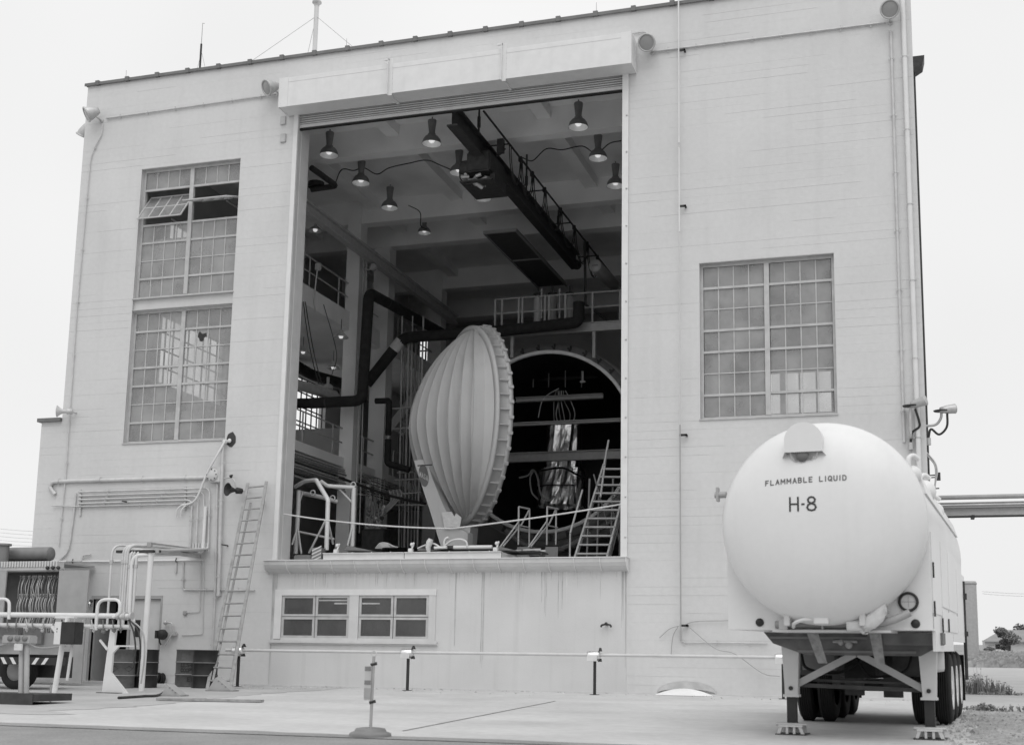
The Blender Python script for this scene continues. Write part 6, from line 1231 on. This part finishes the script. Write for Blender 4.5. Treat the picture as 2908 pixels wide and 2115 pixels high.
# gantry frame of white pipe
t = thing('pipe_gantry', 'white welded pipe frame with braces at the left of the doorway', 'gantry', at(700, 1235, 1.6))
def gp(zx, zy, Y): return at((820+zx*.2303)/DS, (1240+zy*.2303)/DS, Y)
posts = [[gp(85, 1440, 2.2), gp(118, 850, 2.2), gp(125, 660, 2.2)], [gp(465, 1395, 1.4), gp(485, 780, 1.4), gp(340, 535, 1.7)], [gp(782, 1350, 2.6), gp(802, 625, 2.6)]]
for P in posts: part('leg', B().pipe(P, .062, .05, 10), WHITE, t)
part('top_tube', B().pipe([gp(80, 615, 2.2), gp(200, 545, 2.0), gp(340, 530, 1.8)], .055, .05, 10), WHITE, t); part('top_tube', B().pipe([gp(395, 548, 1.9), gp(475, 605, 2.1), gp(805, 625, 2.6)], .055, .06, 10), WHITE, t)
part('spreader_bar', B().tube([gp(150, 690, 2.3), gp(430, 750, 2.3), gp(600, 800, 2.5)], .06, 10), RAILP, t)
for p, q in [((455, 1030, 1.4), (250, 1430, 1.6)), ((490, 1060, 1.4), (545, 1320, 1.8)), ((110, 1110, 2.2), (40, 1330, 2.0)), ((110, 1110, 2.2), (155, 1440, 2.0)), ((795, 1060, 2.6), (725, 1340, 2.4)), ((615, 635, 2.4), (780, 810, 2.6)), ((130, 1170, 2.2), (560, 1260, 2.2)), ((120, 830, 2.2), (175, 680, 2.2))]:
    part('brace', B().tube([gp(*p), gp(*q)], .03, 8), TRIM, t)
for p in ((295, 690, 2.2), (540, 755, 2.4), (795, 590, 2.6)): part('lifting_eye', B().ring(gp(*p), (0,1,0), .07, .02, 14, 6), TRIM, t)
solo('barrier_rope', B().tube(sag((OX0+.02, .16, at(627, 1138, .16).z), at(1000, 1170, .35), .08)+sag(at(1000, 1170, .35), (OX1-.0, .16, at(1376, 1116, .16).z), .03)[1:], .02, 6), ROPE, 'pale rope strung across the doorway', 'rope')
# rolling stair on the right
t = thing('rolling_stair', 'tall rolling metal stair against the right jamb', 'stair', at(1330, 1235, 3))
Ys = 3.0
SL0, SL1 = at(1274, 1236, Ys), at(1338, 1030, Ys+2.2); SR0, SR1 = at(1345, 1236, Ys), at(1398, 1030, Ys+2.2)
part('stringer', B().bar(SL0, SL1, .05, .12), RAILP, t); part('stringer', B().bar(SR0, SR1, .05, .12), RAILP, t)
for k in range(11): f = (k+.5)/11; p, q = SL0.lerp(SL1, f), SR0.lerp(SR1, f); part('tread', B().bar(p, q, .2, .04), RAILP, t)
for p, q in (((1262, 1236), (1263, 1180)), ((1263, 1180), (1290, 1085)), ((1338, 1030), (1348, 975)), ((1330, 1100), (1345, 990))): part('handrail', B().tube([at(*p, Ys), at(*q, Ys+.8)], .028, 6), RAILP, t)
for x in (1300, 1322, 1352, 1372): part('frame_leg', B().tube([at(x, 1236, Ys+1.5), at(x+6, 1060, Ys+1.8)], .03, 6), MID, t)
for p, q in (((1358, 1130), (1380, 1236)), ((1352, 1236), (1374, 1150)), ((1315, 1050), (1345, 1160))): part('cross_brace', B().tube([at(*p, Ys+1.6), at(*q, Ys+1.6)], .022, 6), MID, t)
# two low step stands
for k, x0 in enumerate((1143, 1206)):
    t = thing('step_stand', ['left', 'right'][k]+' of two low step stands under the chamber mouth', 'step stand', at(x0, 1210, 4), 'step stands'); Y = 4.0
    for dx in (0, 24 if k == 0 else 20):
        part('handrail', B().pipe([at(x0+dx*.3+6-42, 1212-dx*.1, Y-.6), at(x0+6+dx*.3, 1155+dx*.2-2*k, Y+dx*.02), at(x0+6+dx, 1122+dx*.2, Y+dx*.02), at(x0+5+dx, 1206, Y+dx*.02)], .026, .03, 6), RAILP, t)
    part('top_bar', B().tube([at(x0+6, 1122, Y), at(x0+30, 1127, Y+.4)], .026, 6), RAILP, t); part('middle_bar', B().tube([at(x0+6, 1163, Y), at(x0+29, 1168, Y+.4)], .02, 6), RAILP, t)
    q0, q1 = at(x0+2, 1214, Y-.1), at(x0+30, 1206, Y-.1); part('platform', B().box(q0.x, q1.x, Y-.1, Y+.5, q0.z-.02, q0.z+.04), MID, t); part('tread', B().box(q0.x-.3, q0.x, Y-.5, Y-.1, q0.z-.22, q0.z-.18), MID, t); part('side_plate', B().prism([(q0.x-.35, Y-.12, 3.1), (q1.x, Y-.12, 3.1), (q1.x, Y-.12, q0.z-.02), (q0.x, Y-.12, q0.z-.02)], (0, .02, 0)), MID, t)
# chamber cradle rail at lower right
wire('curved flange rail at the foot of the chamber', [at(1120, 1175, 9.5), at(1160, 1205, 9.5), at(1210, 1222, 9.5), at(1265, 1205, 9.5), at(1310, 1180, 9.5)], .09, MID, 'rail', 'cradle_rail')
